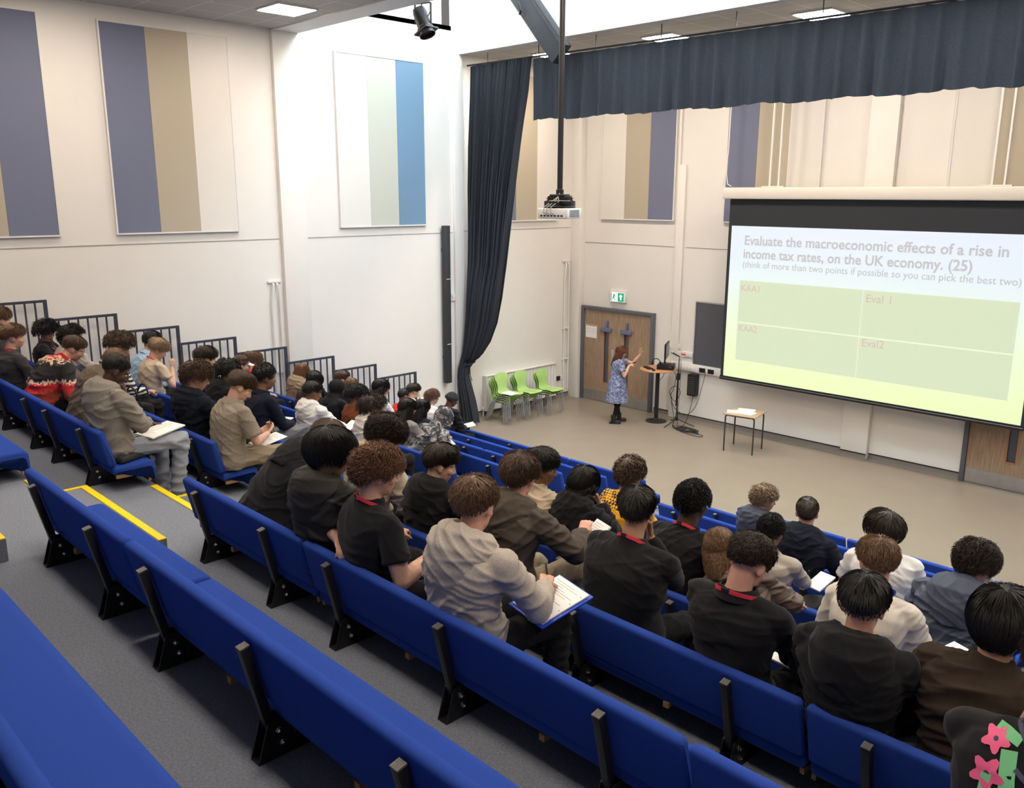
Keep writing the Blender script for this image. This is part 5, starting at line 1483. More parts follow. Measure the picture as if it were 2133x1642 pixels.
    # --- trousers, shoes
    if p.get('standing'):
        standing_legs(p, K, root)
    else:
        mb = MB(); w = p.get('leg', 1.0)
        ell(mb, Matrix(), (0, 0.0, 0.085), (0.175, 0.135, 0.088), 20, 14)
        for nm in 'RL':
            h_, k_, a_ = K['hip' + nm], K['knee' + nm], K['ank' + nm]
            cap_(mb, h_, h_ + (k_ - h_) * 0.5, 0.086 * w, 0.080 * w, 14); cap_(mb, h_ + (k_ - h_) * 0.5, k_, 0.080 * w, 0.066 * w, 14)
            cap_(mb, k_, k_ + (a_ - k_) * 0.45, 0.066 * w, 0.062 * w, 14); cap_(mb, k_ + (a_ - k_) * 0.45, a_ + (a_ - k_) * 0.10, 0.062 * w, 0.056 * w, 14, f1=True)
        fuse(mb, 'trousers', p['legm'], root, 0.012, 5, 0.008, FOLD_BIG, cb=creases(0.011, p['id'] + 77, 0.07))
        mb = MB()
        for nm in 'RL':
            a_ = K['ank' + nm]
            cap_(mb, a_ + Vector((0, -0.045, -0.045)), a_ + Vector((0, 0.10, -0.045)), 0.040, 0.040, 12, flat=(0, 0, 1), fr=0.85)
            cap_(mb, a_ + Vector((0, -0.03, -0.01)), a_ + Vector((0, 0.13, -0.045)), 0.040, 0.032, 12)
            mb.box(a_ + Vector((0, 0.045, -0.070)), (0.085, 0.25, 0.024), bev=0.010)
        fuse(mb, 'shoes', p.get('shoem', SHOE_B), root, 0.010, 2)
    return root, K
# ------------------------------------------------------------------ the audience
H_GREY = cloth('heather_grey', srgb(178, 170, 160), var=0.16, vs=140)
H_GREY2 = cloth('mid_grey_marl', srgb(140, 134, 126), var=0.16, vs=120)
H_BROWN = cloth('brown_grey_fleece', srgb(104, 92, 80), var=0.12, vs=60)
TAUPE = cloth('washed_taupe', srgb(84, 77, 70), var=0.18, vs=25)
BLACKC = cloth('black', (0.0125, 0.0125, 0.0145), var=0.18, vs=18, sheen=0.1)
BLACKS = cloth('black_shell', (0.017, 0.016, 0.015), rough=0.6, var=0.2, vs=14, spec=0.3)
NAVY = cloth('navy', (0.012, 0.0155, 0.025), var=0.15, vs=20)
NAVYJ = cloth('navy_rain_shell', srgb(62, 68, 82), rough=0.6, var=0.12, vs=14, spec=0.3)
NAVYR = cloth('blue_grey_rain_shell', srgb(66, 74, 92), rough=0.55, var=0.12, vs=14, spec=0.3)
CHAR = cloth('washed_charcoal', srgb(66, 66, 66), var=0.3, vs=9)
WHITEC = cloth('white', (0.74, 0.73, 0.71), var=0.04, vs=20)
CREAMC = cloth('cream', (0.66, 0.62, 0.55), var=0.05, vs=20)
BEIGE = cloth('beige', srgb(192, 176, 152), var=0.06, vs=20)
TANH = cloth('tan_hoodie', srgb(140, 122, 100), var=0.1, vs=40)
BROWNK = cloth('rust_brown_rib', srgb(110, 62, 38), var=0.12, vs=40)
DBROWN = cloth('dark_brown_wool', srgb(54, 44, 37), var=0.12, vs=40)
REDC = cloth('red', srgb(214, 58, 48), var=0.06, vs=20)
LBLUE = cloth('pale_blue', srgb(160, 190, 216), var=0.08, vs=60)
POLO = cloth('speckled_grey_knit', srgb(146, 136, 122), var=0.42, vs=190)
DENIM_L = cloth('light_denim', srgb(156, 163, 172), var=0.14, vs=9, sheen=0)
DENIM_G = cloth('grey_denim', srgb(120, 120, 124), var=0.14, vs=9, sheen=0)
DENIM_D = cloth('dark_denim', srgb(44, 52, 72), var=0.2, vs=9, sheen=0)
KHAKI = cloth('khaki', srgb(150, 136, 116), var=0.08, vs=12, sheen=0)
BLKT = cloth('black_trouser', (0.014, 0.014, 0.015), var=0.3, vs=10)
JERSEYG = cloth('grey_jersey', srgb(128, 126, 124), var=0.2, vs=16)

def banded(nm, c0, c1, scale, axis='Z', duty=0.5, wob=0.0):
    if nm in MATS: return MATS[nm]
    m, nt, b = new_mat('cloth_' + nm)
    tc = nt.nodes.new('ShaderNodeTexCoord'); sp = nt.nodes.new('ShaderNodeSeparateXYZ'); nt.links.new(tc.outputs['Object'], sp.inputs[0])
    src = sp.outputs[axis]
    if wob:
        n = nt.nodes.new('ShaderNodeTexNoise'); n.inputs['Scale'].default_value = 8; nt.links.new(tc.outputs['Object'], n.inputs['Vector'])
        a = nt.nodes.new('ShaderNodeMath'); a.operation = 'MULTIPLY_ADD'; a.inputs[1].default_value = wob; nt.links.new(n.outputs['Fac'], a.inputs[0]); nt.links.new(src, a.inputs[2]); src = a.outputs[0]
    ml = nt.nodes.new('ShaderNodeMath'); ml.operation = 'MULTIPLY_ADD'; ml.inputs[1].default_value = scale; ml.inputs[2].default_value = 40.0; nt.links.new(src, ml.inputs[0])
    fr = nt.nodes.new('ShaderNodeMath'); fr.operation = 'FRACT'; nt.links.new(ml.outputs[0], fr.inputs[0])
    gt = nt.nodes.new('ShaderNodeMath'); gt.operation = 'GREATER_THAN'; gt.inputs[1].default_value = duty; nt.links.new(fr.outputs[0], gt.inputs[0])
    mx = nt.nodes.new('ShaderNodeMix'); mx.data_type = 'RGBA'; mx.inputs[6].default_value = (*c0, 1); mx.inputs[7].default_value = (*c1, 1)
    nt.links.new(gt.outputs[0], mx.inputs[0]); nt.links.new(mx.outputs[2], b.inputs['Base Color']); b.inputs['Roughness'].default_value = 0.9
    MATS[nm] = m
    return m
STRIPE = banded('black_white_stripe', (0.68, 0.66, 0.60), (0.013, 0.013, 0.015), 21.0, 'Z', 0.5, 0.05)

def fleece():
    m, nt, b = new_mat('cloth_patterned_fleece')
    tc = nt.nodes.new('ShaderNodeTexCoord'); mp = nt.nodes.new('ShaderNodeMapping'); mp.inputs['Scale'].default_value = (34, 34, 5)
    n = nt.nodes.new('ShaderNodeTexNoise'); n.inputs['Scale'].default_value = 1.0; n.inputs['Detail'].default_value = 2
    nt.links.new(tc.outputs['Object'], mp.inputs[0]); nt.links.new(mp.outputs[0], n.inputs['Vector'])
    sp = nt.nodes.new('ShaderNodeSeparateXYZ'); nt.links.new(tc.outputs['Object'], sp.inputs[0])
    a = nt.nodes.new('ShaderNodeMath'); a.operation = 'MULTIPLY_ADD'; a.inputs[1].default_value = 0.16; nt.links.new(n.outputs['Fac'], a.inputs[0]); nt.links.new(sp.outputs['Z'], a.inputs[2])
    cr = nt.nodes.new('ShaderNodeValToRGB'); cr.color_ramp.interpolation = 'CONSTANT'
    mr = nt.nodes.new('ShaderNodeMapRange'); mr.inputs['From Min'].default_value = 0.0; mr.inputs['From Max'].default_value = 0.75; nt.links.new(a.outputs[0], mr.inputs['Value']); nt.links.new(mr.outputs[0], cr.inputs[0])
    K = [(0.0, (0.02, 0.018, 0.018)), (0.22, srgb(200, 180, 150)), (0.26, srgb(150, 60, 40)), (0.42, srgb(205, 50, 52)), (0.52, srgb(205, 185, 160)), (0.56, (0.025, 0.022, 0.022)), (0.80, srgb(200, 180, 150)), (0.84, srgb(176, 40, 50))]
    e = cr.color_ramp.elements; e[0].position = 0; e[0].color = (*K[0][1], 1); e[1].position = K[1][0]; e[1].color = (*K[1][1], 1)
    for p_, c_ in K[2:]: q = e.new(p_); q.color = (*c_, 1)
    nt.links.new(cr.outputs[0], b.inputs['Base Color']); b.inputs['Roughness'].default_value = 0.95
    return m
FLEECE = fleece()

def yellow_jersey():
    m, nt, b = new_mat('cloth_yellow_check_jersey')
    tc = nt.nodes.new('ShaderNodeTexCoord'); ck = nt.nodes.new('ShaderNodeTexChecker'); ck.inputs['Scale'].default_value = 46.0
    mp = nt.nodes.new('ShaderNodeMapping'); mp.inputs['Rotation'].default_value = (0.3, 0.785, 0.2); nt.links.new(tc.outputs['Object'], mp.inputs[0]); nt.links.new(mp.outputs[0], ck.inputs['Vector'])
    ck.inputs['Color1'].default_value = (*srgb(244, 178, 24), 1); ck.inputs['Color2'].default_value = (0.016, 0.012, 0.012, 1)
    sp = nt.nodes.new('ShaderNodeSeparateXYZ'); nt.links.new(tc.outputs['Object'], sp.inputs[0])
    ml = nt.nodes.new('ShaderNodeMath'); ml.operation = 'MULTIPLY_ADD'; ml.inputs[1].default_value = 4.3; ml.inputs[2].default_value = 10.35; nt.links.new(sp.outputs['Z'], ml.inputs[0])
    fr = nt.nodes.new('ShaderNodeMath'); fr.operation = 'FRACT'; nt.links.new(ml.outputs[0], fr.inputs[0])
    gt = nt.nodes.new('ShaderNodeMath'); gt.operation = 'GREATER_THAN'; gt.inputs[1].default_value = 0.55; nt.links.new(fr.outputs[0], gt.inputs[0])
    mx = nt.nodes.new('ShaderNodeMix'); mx.data_type = 'RGBA'; mx.inputs[6].default_value = (*srgb(244, 178, 24), 1)
    nt.links.new(gt.outputs[0], mx.inputs[0]); nt.links.new(ck.outputs[0], mx.inputs[7]); nt.links.new(mx.outputs[2], b.inputs['Base Color']); b.inputs['Roughness'].default_value = 0.8
    return m
YJERSEY = yellow_jersey()

def camo():
    m, nt, b = new_mat('cloth_grey_camouflage')
    tc = nt.nodes.new('ShaderNodeTexCoord'); n = nt.nodes.new('ShaderNodeTexNoise'); n.inputs['Scale'].default_value = 13; n.inputs['Detail'].default_value = 2; n.inputs['Distortion'].default_value = 1.2
    nt.links.new(tc.outputs['Object'], n.inputs['Vector'])
    cr = nt.nodes.new('ShaderNodeValToRGB'); cr.color_ramp.interpolation = 'CONSTANT'; e = cr.color_ramp.elements
    e[0].position = 0; e[0].color = (0.02, 0.02, 0.023, 1); e[1].position = 0.47; e[1].color = (*srgb(88, 88, 92), 1)
    for p_, c_ in ((0.54, srgb(140, 138, 136)), (0.60, srgb(172, 160, 144)), (0.66, (0.03, 0.03, 0.034))): q = e.new(p_); q.color = (*c_, 1)
    nt.links.new(n.outputs['Fac'], cr.inputs[0]); nt.links.new(cr.outputs[0], b.inputs['Base Color']); b.inputs['Roughness'].default_value = 0.75
    return m
CAMO = camo()

def quilted():
    m, nt, b = new_mat('cloth_quilted_brown')
    b.inputs['Base Color'].default_value = (*srgb(98, 84, 73), 1); b.inputs['Roughness'].default_value = 0.6
    tc = nt.nodes.new('ShaderNodeTexCoord'); mx = None
    for rot in (0.785, -0.785):
        mp = nt.nodes.new('ShaderNodeMapping'); mp.inputs['Rotation'].default_value = (0, rot, 0); nt.links.new(tc.outputs['Object'], mp.inputs[0])
        w = nt.nodes.new('ShaderNodeTexWave'); w.inputs['Scale'].default_value = 3.4; w.wave_profile = 'SIN'; nt.links.new(mp.outputs[0], w.inputs['Vector'])
        p_ = nt.nodes.new('ShaderNodeMath'); p_.operation = 'POWER'; p_.inputs[1].default_value = 0.35; nt.links.new(w.outputs['Fac'], p_.inputs[0])
        if mx is None: mx = p_
        else:
            q = nt.nodes.new('ShaderNodeMath'); q.operation = 'MULTIPLY'; nt.links.new(mx.outputs[0], q.inputs[0]); nt.links.new(p_.outputs[0], q.inputs[1]); mx = q
    bp = nt.nodes.new('ShaderNodeBump'); bp.inputs['Strength'].default_value = 0.8; bp.inputs['Distance'].default_value = 0.02
    nt.links.new(mx.outputs[0], bp.inputs['Height']); nt.links.new(bp.outputs[0], b.inputs['Normal'])
    return m
QUILT = quilted()
HIJAB = cloth('black_scarf', (0.012, 0.012, 0.014), rough=0.75, var=0.1, vs=12, weave=0.08)
BEAN = banded('black_beanie_knit', (0.013, 0.013, 0.015), (0.018, 0.018, 0.02), 90, 'X')
CAPW = cloth('white_cap', (0.72, 0.71, 0.69), var=0.03, vs=20)

WR = dict(handR=(0.10, 0.34, 0.215), handL=(-0.12, 0.30, 0.205), curlR=0.85, curlL=0.35, hdirR=(-0.35, 0.9, -0.1), hdirL=(0.35, 0.9, -0.15))
LAP = dict(handR=(0.14, 0.28, 0.20), handL=(-0.14, 0.28, 0.20), hdirR=(-0.45, 0.85, -0.2), hdirL=(0.45, 0.85, -0.2))
JOIN = dict(handR=(0.06, 0.38, 0.22), handL=(-0.06, 0.37, 0.21), hdirR=(-0.8, 0.5, -0.2), hdirL=(0.8, 0.5, -0.2), curlR=0.9, curlL=0.8)
PHN = dict(handR=(0.07, 0.33, 0.27), handL=(-0.07, 0.32, 0.26), hdirR=(-0.4, 0.7, 0.35), hdirL=(0.4, 0.7, 0.35), palmR=(-0.5, -0.3, 0.6), palmL=(0.5, -0.3, 0.6), curlR=0.6, curlL=0.6)
CHIN = dict(handR=('head', 0.045, 0.085, -0.205), hdirR=(-0.15, 0.05, 1), palmR=(-0.6, -0.5, 0), curlR=0.9, poleR=(0.5, 0.2, -1))
def D(*a, **k):
    q = {}
    for x in a: q.update(x)
    q.update(k)
    return q
B1 = dict(topm=BLACKC, legm=BLKT)
PEOPLE = [
 # left block, rows from the back
 D(LAP, B1, id=1, n=1, skin='fair', hair='textured', hc='redbrown', topm=CHAR, s=1.0, head=(10, 8, 0), label='person with red-brown hair at the left picture edge, half hidden behind a neighbour'),
 D(LAP, id=2, n=1, skin='pink', hair='textured', hc='lightbrown', top='tee', longsleeve=True, topm=CHAR, legm=DENIM_D, head=(-12, 8, 4), lanyard=1, wide=1.05, label='person with sandy hair in a washed charcoal top with red lanyard'),
 D(id=3, n=2, skin='tan', hair='afro', hc='black', hs=dict(top=0.05, side=0.06, back=0.075, L=0.07), top='tee', topm=BLACKC, legm=DENIM_D, head=(-38, 18, 4), yaw=-30, lanyard=1, glasses=1, handR=(0.15, 0.30, 0.22), handL=(-0.10, 0.34, 0.23), poleR=(1.0, -0.1, -0.4), label='person with big black curls and glasses in a black T-shirt'),
 D(PHN, id=4, n=2, skin='olive', hair='afro', hc='black', hs=dict(top=0.045, side=0.038, back=0.042), topm=H_GREY, legm=DENIM_D, head=(-22, 2, 0), label='person with dark curly hair in a pale grey hoodie looking right'),
 D(WR, id=5, hy=0.27, n=1, skin='pink', hair='short', hc='brown', top='jacket', topm=FLEECE, collarm=cloth('red_collar', srgb(178, 42, 54)), collar=False, legm=BLKT, head=(-18, 32, 6), glasses='clear', label='person in a red and black patterned fleece writing'),
 D(WR, id=6, n=1, skin='pink', hair='crop', hc='redbrown', hs=dict(top=0.02, side=0.013, back=0.012), topm=H_BROWN, legm=BLKT, head=(-15, 24, 0), label='person with cropped red hair in a brown-grey hoodie'),
 D(id=7, ankR=(0.13, 0.40, -0.39), n=1, skin='deep', hair='crop', hc='black', topm=H_GREY2, legm=DENIM_L, shoem=SHOE_W, head=(-16, 34, 0), handR=('head', 0.055, 0.155, -0.145), hdirR=(-0.2, -0.1, 1), palmR=(-0.5, -0.8, 0), curlR=0.8, poleR=(0.5, 0.2, -1), handL=(-0.10, 0.33, 0.21), hdirL=(0.5, 0.8, -0.1), wide=1.05, spread=0.03, kneeR=(0.17, 0.46, 0.11), near=1, label='person in a grey hoodie and pale jeans at the aisle, hand to mouth'),
 D(WR, id=8, n=2, skin='olive', hair='afro', hc='brown', hs=dict(top=0.05, side=0.045, back=0.05), top='sweater', topm=STRIPE, legm=BLKT, head=(-12, 30, 0), label='person with curly brown hair in a black and white striped sweater'),
 D(LAP, id=9, n=3, skin='olive', hair='short', hc='black', top='shirt', topm=LBLUE, legm=DENIM_D, head=(5, 14, 0), lanyard=1, label='person in a pale blue patterned shirt beside the guard rail'),
 D(id=10, n=3, skin='fair', hair='textured', hc='blond', hs=dict(top=0.03, side=0.018), top='tee', topm=BEIGE, legm=BLKT, head=(-20, 34, 10), lanyard=1, handL=('head', -0.02, 0.09, -0.14), hdirL=(0.1, -0.2, 1), palmL=(0.4, -0.6, 0), curlL=0.9, handR=('head', 0.10, 0.24, -0.10), hdirR=(0, 0.1, 1), palmR=(-1, 0, 0), curlR=1.3, poleR=(0.6, 0.1, -1), label='blond person in a beige T-shirt with one fist raised'),
 D(WR, id=11, n=2, skin='fair', hair='messy', hc='brown', topm=NAVY, legm=BLKT, head=(-24, 16, 0), hs=dict(top=0.035, side=0.028, back=0.030), label='person with tousled brown hair in a navy hoodie, face in profile'),
 D(id=12, n=3, skin='olive', hair='textured', hc='darkbrown', topm=BLACKC, legm=BLKT, head=(-8, 12, 0), handL=(-0.40, 0.42, 0.50), hdirL=(-0.3, 0.3, 0.8), curlL=0.9, poleL=(-0.6, 0.2, -0.7), handR=(0.1, 0.34, 0.21), label='person in black behind the navy hoodie, left hand lifted'),
 D(WR, id=13, n=3, skin='brown', hair='afro', hc='black', hs=dict(top=0.06, side=0.055, back=0.055), topm=BLACKC, legm=BLKT, head=(-12, 22, 0), label='person with a large black afro in a black hoodie'),
 D(PHN, id=14, n=2, skin='fair', hair='fade', hc='brown', hs=dict(fringe=24, L=0.06), top='polo', topm=POLO, legm=KHAKI, head=(-20, 36, 0), lanyard=1, near=1, sleeve=0.78, kneeR=(0.15, 0.44, 0.12), label='person in a speckled grey polo writing at the aisle'),
 D(LAP, id=15, n=4, skin='fair', hair='short', hc='brown', hat='cap', hatm=CAPW, topm=BLACKC, legm=BLKT, head=(-32, 12, 0), label='person in a white cap behind the afro'),
 D(LAP, id=16, n=5, skin='fair', hair='messy', hc='lightbrown', top='tee', topm=REDC, legm=BLKT, head=(-22, 16, 0), label='person with light brown curls next to the guard rail behind the white cap'),
 D(JOIN, id=17, n=3, skin='brown', hair='tight', hc='black', hs=dict(top=0.035, side=0.02, back=0.018), top='sweater', topm=NAVY, collarm=NAVY, legm=DENIM_G, head=(-10, 8, 0), kneeR=(0.17, 0.44, 0.17), kneeL=(-0.1, 0.44, 0.12), label='person in a navy knit with hands clasped over grey jeans'),
 D(WR, id=18, n=6, skin='fair', hair='long', hc='auburn', drop=0.12, topm=TANH, legm=DENIM_D, s=0.95, head=(-18, 30, 0), wave=0.006, label='person with shoulder-length auburn hair in a tan hoodie'),
 D(WR, B1, id=19, n=6, skin='olive', hair='bob', hc='black', s=0.95, head=(-20, 16, 0), label='person with dark hair partly hidden behind the long-haired student'),
 D(WR, id=20, n=5, skin='tan', hair='long', hc='black', drop=0.26, top='sweater', topm=DBROWN, legm=BLKT, s=0.95, head=(-16, 28, 0), label='person with long black hair leaning over papers beside the navy knit'),
 D(WR, id=21, n=4, skin='brown', hair='short', hc='black', hs=dict(top=0.03, side=0.028, back=0.028, mess=0.1), topm=WHITEC, legm=BLKT, s=0.97, head=(-10, 16, 0), label='person with smooth black hair in a white hoodie'),
 D(LAP, id=22, n=6, skin='fair', hair='short', hc='brown', hs=dict(top=0.028, side=0.02, fringe=16), topm=BLACKC, top='sweater', legm=BLKT, glasses='clear', head=(-28, 4, 0), label='person with brown hair and glasses against the white wall'),
 D(WR, id=23, n=5, skin='tan', hat='hijab', hatm=HIJAB, hc='black', top='sweater', topm=BLACKC, legm=BLKT, s=0.95, head=(-14, 20, 0), label='person in a round black headscarf and black top'),
 D(WR, B1, id=24, n=6, skin='fair', hair='long', hc='lightbrown', drop=0.2, s=0.94, head=(-10, 22, 0), label='person with light brown plaits beside the black headscarf'),
 D(WR, id=25, n=5, skin='brown', hair='afro', hc='black', hs=dict(top=0.045, side=0.05, back=0.06), top='sweater', topm=BROWNK, legm=BLKT, s=0.97, head=(-24, 22, 0), label='person with black afro hair in a rust brown ribbed top'),
 D(CHIN, id=26, n=6, skin='tan', hair='long', hc='black', drop=0.2, top='sweater', topm=WHITEC, legm=BLKT, s=0.94, head=(-26, 10, 0), label='person with sleek black hair in a white top, partly hidden'),
 D(CHIN, id=27, n=4, skin='tan', hair='afro', hc='darkbrown', hs=dict(top=0.016, side=0.03, back=0.085, L=0.08, fringe=-4), topm=CREAMC, legm=BLKT, s=0.96, head=(-36, 6, 0), label='person with braids into a bushy ponytail in a cream hoodie'),
 D(WR, id=28, n=7, skin='brown', hair='crop', hc='black', top='tee', topm=REDC, legm=BLKT, head=(-10, 8, 0), label='person with cropped black hair in a red T-shirt'),
 D(id=29, n=8, skin='olive', hair='textured', hc='darkbrown', top='sweater', topm=WHITEC, legm=BLKT, head=(-22, 14, 0), handR=('head', 0.06, 0.12, -0.10), hdirR=(-0.5, 0, 0.8), curlR=1.1, poleR=(0.6, 0.3, -1), label='person with a brown fringe resting the head on a hand'),
 D(WR, id=30, n=5, skin='fair', hair='long', hc='black', drop=0.50, top='sweater', topm=JERSEYG, legm=BLKT, s=0.95, head=(-14, 10, 0), label='person with very long straight black hair in a grey top'),
 D(WR, B1, id=31, n=6, skin='olive', hair='long', hc='black', drop=0.34, top='sweater', s=0.94, head=(-20, 16, 0), label='person in black with long black hair, behind the grey top'),
 D(LAP, id=32, n=8, skin='fair', hair='curly', hc='ginger', hs=dict(top=0.03, side=0.02, back=0.022), top='tee', topm=WHITEC, legm=BLKT, lanyard=1, head=(-18, 2, 0), label='person with ginger-blond curls in a white T-shirt by the curtain'),
 D(WR, id=33, n=8, skin='deep', hat='beanie', hatm=BEAN, hc='black', topm=BLACKC, hoodm=cloth('orange_lining', srgb(190, 100, 50)), top='hoodie', hoodd=False, legm=BLKT, head=(-22, 24, 0), inner=REDC, label='person in a black beanie writing at the end of the front rows'),
 D(WR, id=34, n=5, skin='fair', hat='hood_up', hatm=CAMO, hc='brown', top='jacket', topm=CAMO, collar=False, legm=BLKT, s=0.97, head=(-24, 24, 0), kneeR=(0.18, 0.46, 0.10), label='person with a grey camouflage hood pulled up, writing'),
 # centre block
 D(WR, id=35, n=2, skin='fair', hair='messy', hc='darkbrown', hs=dict(side=0.024, back=0.026), topm=BEIGE, legm=BLKT, head=(-34, 26, 8), near=1, label='person with tousled dark hair in a beige hoodie, smiling in profile'),
 D(WR, id=36, n=1, skin='tan', hair='bowl', hc='black', top='jacket', topm=BLACKS, hoodd=True, legm=BLKT, lanyard=1, lan_r=1.1, head=(-32, 14, 0), near=1, wide=1.06, label='person with a thick black bowl cut in a black shell jacket with red lanyard'),
 D(WR, id=37, n=1, skin='fair', hair='short', hc='brown', topm=BLACKC, legm=BLKT, head=(-20, 36, 0), wide=1.12, slouch=34, near=1, label='person in a black hoodie bent far forward at the end of the bench'),
 D(id=38, hs=dict(top=0.024, side=0.010, back=0.012), n=1, skin='fair', hair='curly', hc='ginger', top='tee', topm=BLACKC, legm=BLKT, lanyard=1, lan_r=1.06, head=(-14, 8, 0), near=1, yaw=-12, handR=(0.20, 0.20, 0.33), poleR=(0.5, -0.8, -0.6), handL=(-0.15, -0.17, 0.36), hdirL=(0.9, -0.1, -0.1), poleL=(-1, -0.15, -0.25), arm=1.16, wide=1.04, label='person with ginger curls in a black T-shirt, elbow over the bench back'),
 D(WR, B1, id=39, n=2, skin='fair', hair='fade', hc='darkbrown', hs=dict(top=0.034, fringe=20), head=(-32, 16, 0), near=1, label='person with a dark brown fade in a black hoodie, jaw in profile'),
 D(id=40, n=1, skin='pink', hair='textured', hc='redbrown', hs=dict(fringe=10), topm=H_GREY, legm=BLKT, head=(24, 20, -4), near=1, wide=1.1, hoodsize=1.15, handR=(0.13, 0.35, 0.28), hdirR=(-0.55, 0.8, 0.15), curlR=1.0, poleR=(0.9, -0.2, -0.7), handL=(-0.08, 0.33, 0.24), kneeR=(0.16, 0.42, 0.10), label='person in a pale grey hoodie writing on a blue folder'),
 D(id=41, n=2, skin='pink', hair='textured', hc='brown', hs=dict(top=0.04, side=0.026), topm=TAUPE, legm=KHAKI, lanyard=1, lan_h=0.05, inner=CREAMC, collarm=CREAMC, head=(22, 12, 0), near=1, wide=1.08, handR=(0.20, 0.42, 0.36), hdirR=(-0.3, 0.8, 0.4), poleR=(0.9, -0.3, -0.6), handL=(-0.1, 0.34, 0.24), kneeR=(0.18, 0.46, 0.14), label='person in a faded taupe hoodie over a cream collar'),
 D(WR, id=42, n=3, skin='brown', hair='textured', hc='black', hs=dict(fringe=26, mess=0.4), top='jacket', topm=BEIGE, legm=BLKT, head=(-44, 8, 0), near=1, label='person with a black fringe in a beige puffer jacket, face in profile'),
 D(id=43, n=3, skin='fair', hair='bob', hc='black', topm=BLACKC, legm=BLKT, s=0.96, hs=dict(mess=0.25), head=(-4, 18, 6), near=1, handR=('head', 0.08, 0.14, -0.12), hdirR=(-0.3, -0.2, 1), curlR=0.6, poleR=(0.5, 0.3, -1), handL=(-0.1, 0.32, 0.24), label='person with a black bob in a black hoodie holding a pen up'),
 D(CHIN, id=44, n=4, skin='tan', hair='messy', hc='brown', hs=dict(top=0.034, side=0.018, back=0.02), top='tee', longsleeve=True, topm=YJERSEY, legm=BLKT, head=(2, 6, 0), glasses=1, label='person in a bright yellow jersey with black checks'),
 D(id=45, hy=0.29, n=2, skin='tan', hair='short', hc='black', hs=dict(top=0.03, side=0.012, mess=0.6), top='sweater', topm=BLACKC, legm=BLKT, lanyard=1, lan_r=1.05, wide=1.22, girth=1.2, head=(30, 12, 0), near=1, handR=('head', 0.07, 0.12, -0.15), hdirR=(-0.2, 0, 1), curlR=0.9, poleR=(0.6, 0.2, -1), handL=(-0.12, 0.32, 0.24), label='broad person in a plain black sweater with red lanyard'),
 D(WR, id=46, n=3, skin='deep', hair='tight', hc='black', top='sweater', topm=BLACKC, legm=BLKT, lanyard=1, glasses='clear', head=(4, 12, 0), near=1, wide=1.05, label='person with tight black curls and clear glasses in black'),
 D(WR, id=47, n=6, skin='pink', hair='curly', hc='blond', hs=dict(top=0.034, side=0.014, back=0.014), top='jacket', topm=NAVYJ, hoodd=True, legm=BLKT, head=(-46, 4, 4), yaw=-8, label='smiling person with blond curls in a slate rain jacket'),
 D(WR, id=48, n=5, skin='pink', hair='crop', hc='darkbrown', hs=dict(top=0.018, side=0.008), topm=NAVY, legm=BLKT, head=(26, 4, 0), wide=1.08, handR=(0.2, 0.36, 0.24), label='person with short dark hair in a navy hoodie'),
 D(WR, id=49, n=3, skin='fair', hair='long', hc='lightbrown', drop=0.16, top='jacket', topm=QUILT, legm=BLKT, s=0.95, head=(16, 24, -14), near=1, side=-26, label='person with long highlighted hair in a brown quilted jacket'),
 D(WR, id=50, n=2, skin='pink', hair='short', hc='darkbrown', hs=dict(top=0.026, side=0.012, back=0.012, mess=0.7, curl=0.003), top='sweater', topm=BLACKC, collarm=BLACKC, legm=BLKT, lanyard=1, lan_r=1.22, head=(-6, 40, 2), near=1, wide=1.08, slouch=22, label='person with short brown hair bent over in a black collared top'),
 D(WR, id=51, n=4, skin='brown', hair='tight', hc='black', hs=dict(top=0.028, side=0.014, back=0.012), top='sweater', topm=H_GREY, legm=CHAR, lanyard=1, s=0.94, head=(2, 12, 0), near=1, wide=1.06, label='person with black hair in a pale grey sweatshirt'),
 D(WR, id=52, n=5, skin='pink', hair='bowl', hc='darkbrown', hs=dict(mess=0.5, side=0.026), top='tee', topm=WHITEC, legm=BLKT, head=(78, 4, 0), yaw=16, wide=1.06, label='person in a white T-shirt with blue print looking left'),
 D(WR, id=53, n=3, skin='pink', hair='textured', hc='lightbrown', hs=dict(lift=0.5, top=0.022, side=0.009, back=0.011), top='tee', topm=CREAMC, legm=BLKT, head=(34, 20, 0), near=1, sleeve=0.85, label='person with ruffled light brown hair in a cream T-shirt'),
 D(id=54, n=2, skin='pink', hair='short', hc='black', hs=dict(top=0.032, side=0.02, back=0.020, mess=0.25), topm=BLACKC, legm=DENIM_L, inner=WHITEC, head=(14, 20, 0), near=1, wide=1.08, hoodsize=1.1, handR=('head', 0.075, 0.09, -0.19), hdirR=(-0.3, -0.2, 1), palmR=(-0.8, -0.3, 0), curlR=0.8, poleR=(0.8, 0.1, -1), handL=(-0.16, 0.30, 0.24), kneeR=(0.31, 0.36, 0.22), ankR=(0.27, 0.42, -0.22), label='person with black hair in a black hoodie over white, knee in pale jeans'),
 D(CHIN, id=55, n=4, skin='pink', hair='messy', hc='darkbrown', hs=dict(top=0.026, side=0.012, back=0.013), top='jacket', topm=NAVYR, hoodd=True, hoodsize=1.2, legm=BLKT, head=(-22, 26, 0), near=1, wide=1.1, label='person with dark curls in a blue-grey rain jacket wiping the face'),
 D(LAP, id=56, n=2, skin='tan', hair='bowl', hc='black', hs=dict(mess=0.35, side=0.03), top='jacket', topm=DBROWN, legm=BLKT, head=(4, 14, 0), near=1, wide=1.06, label='person with thick black hair in a dark brown wool jacket'),
 D(id=57, n=1, skin='pink', hair='textured', hc='brown', top='tee', topm=BLACKC, legm=BLKT, head=(10, 10, 0), near=1, wide=1.1, handR=(0.12, 0.34, 0.24), handL=('head', -0.06, 0.10, -0.14), hdirL=(0.2, 0, 1), curlL=0.7, label='person at the right picture edge in a black T-shirt with floral back print'),
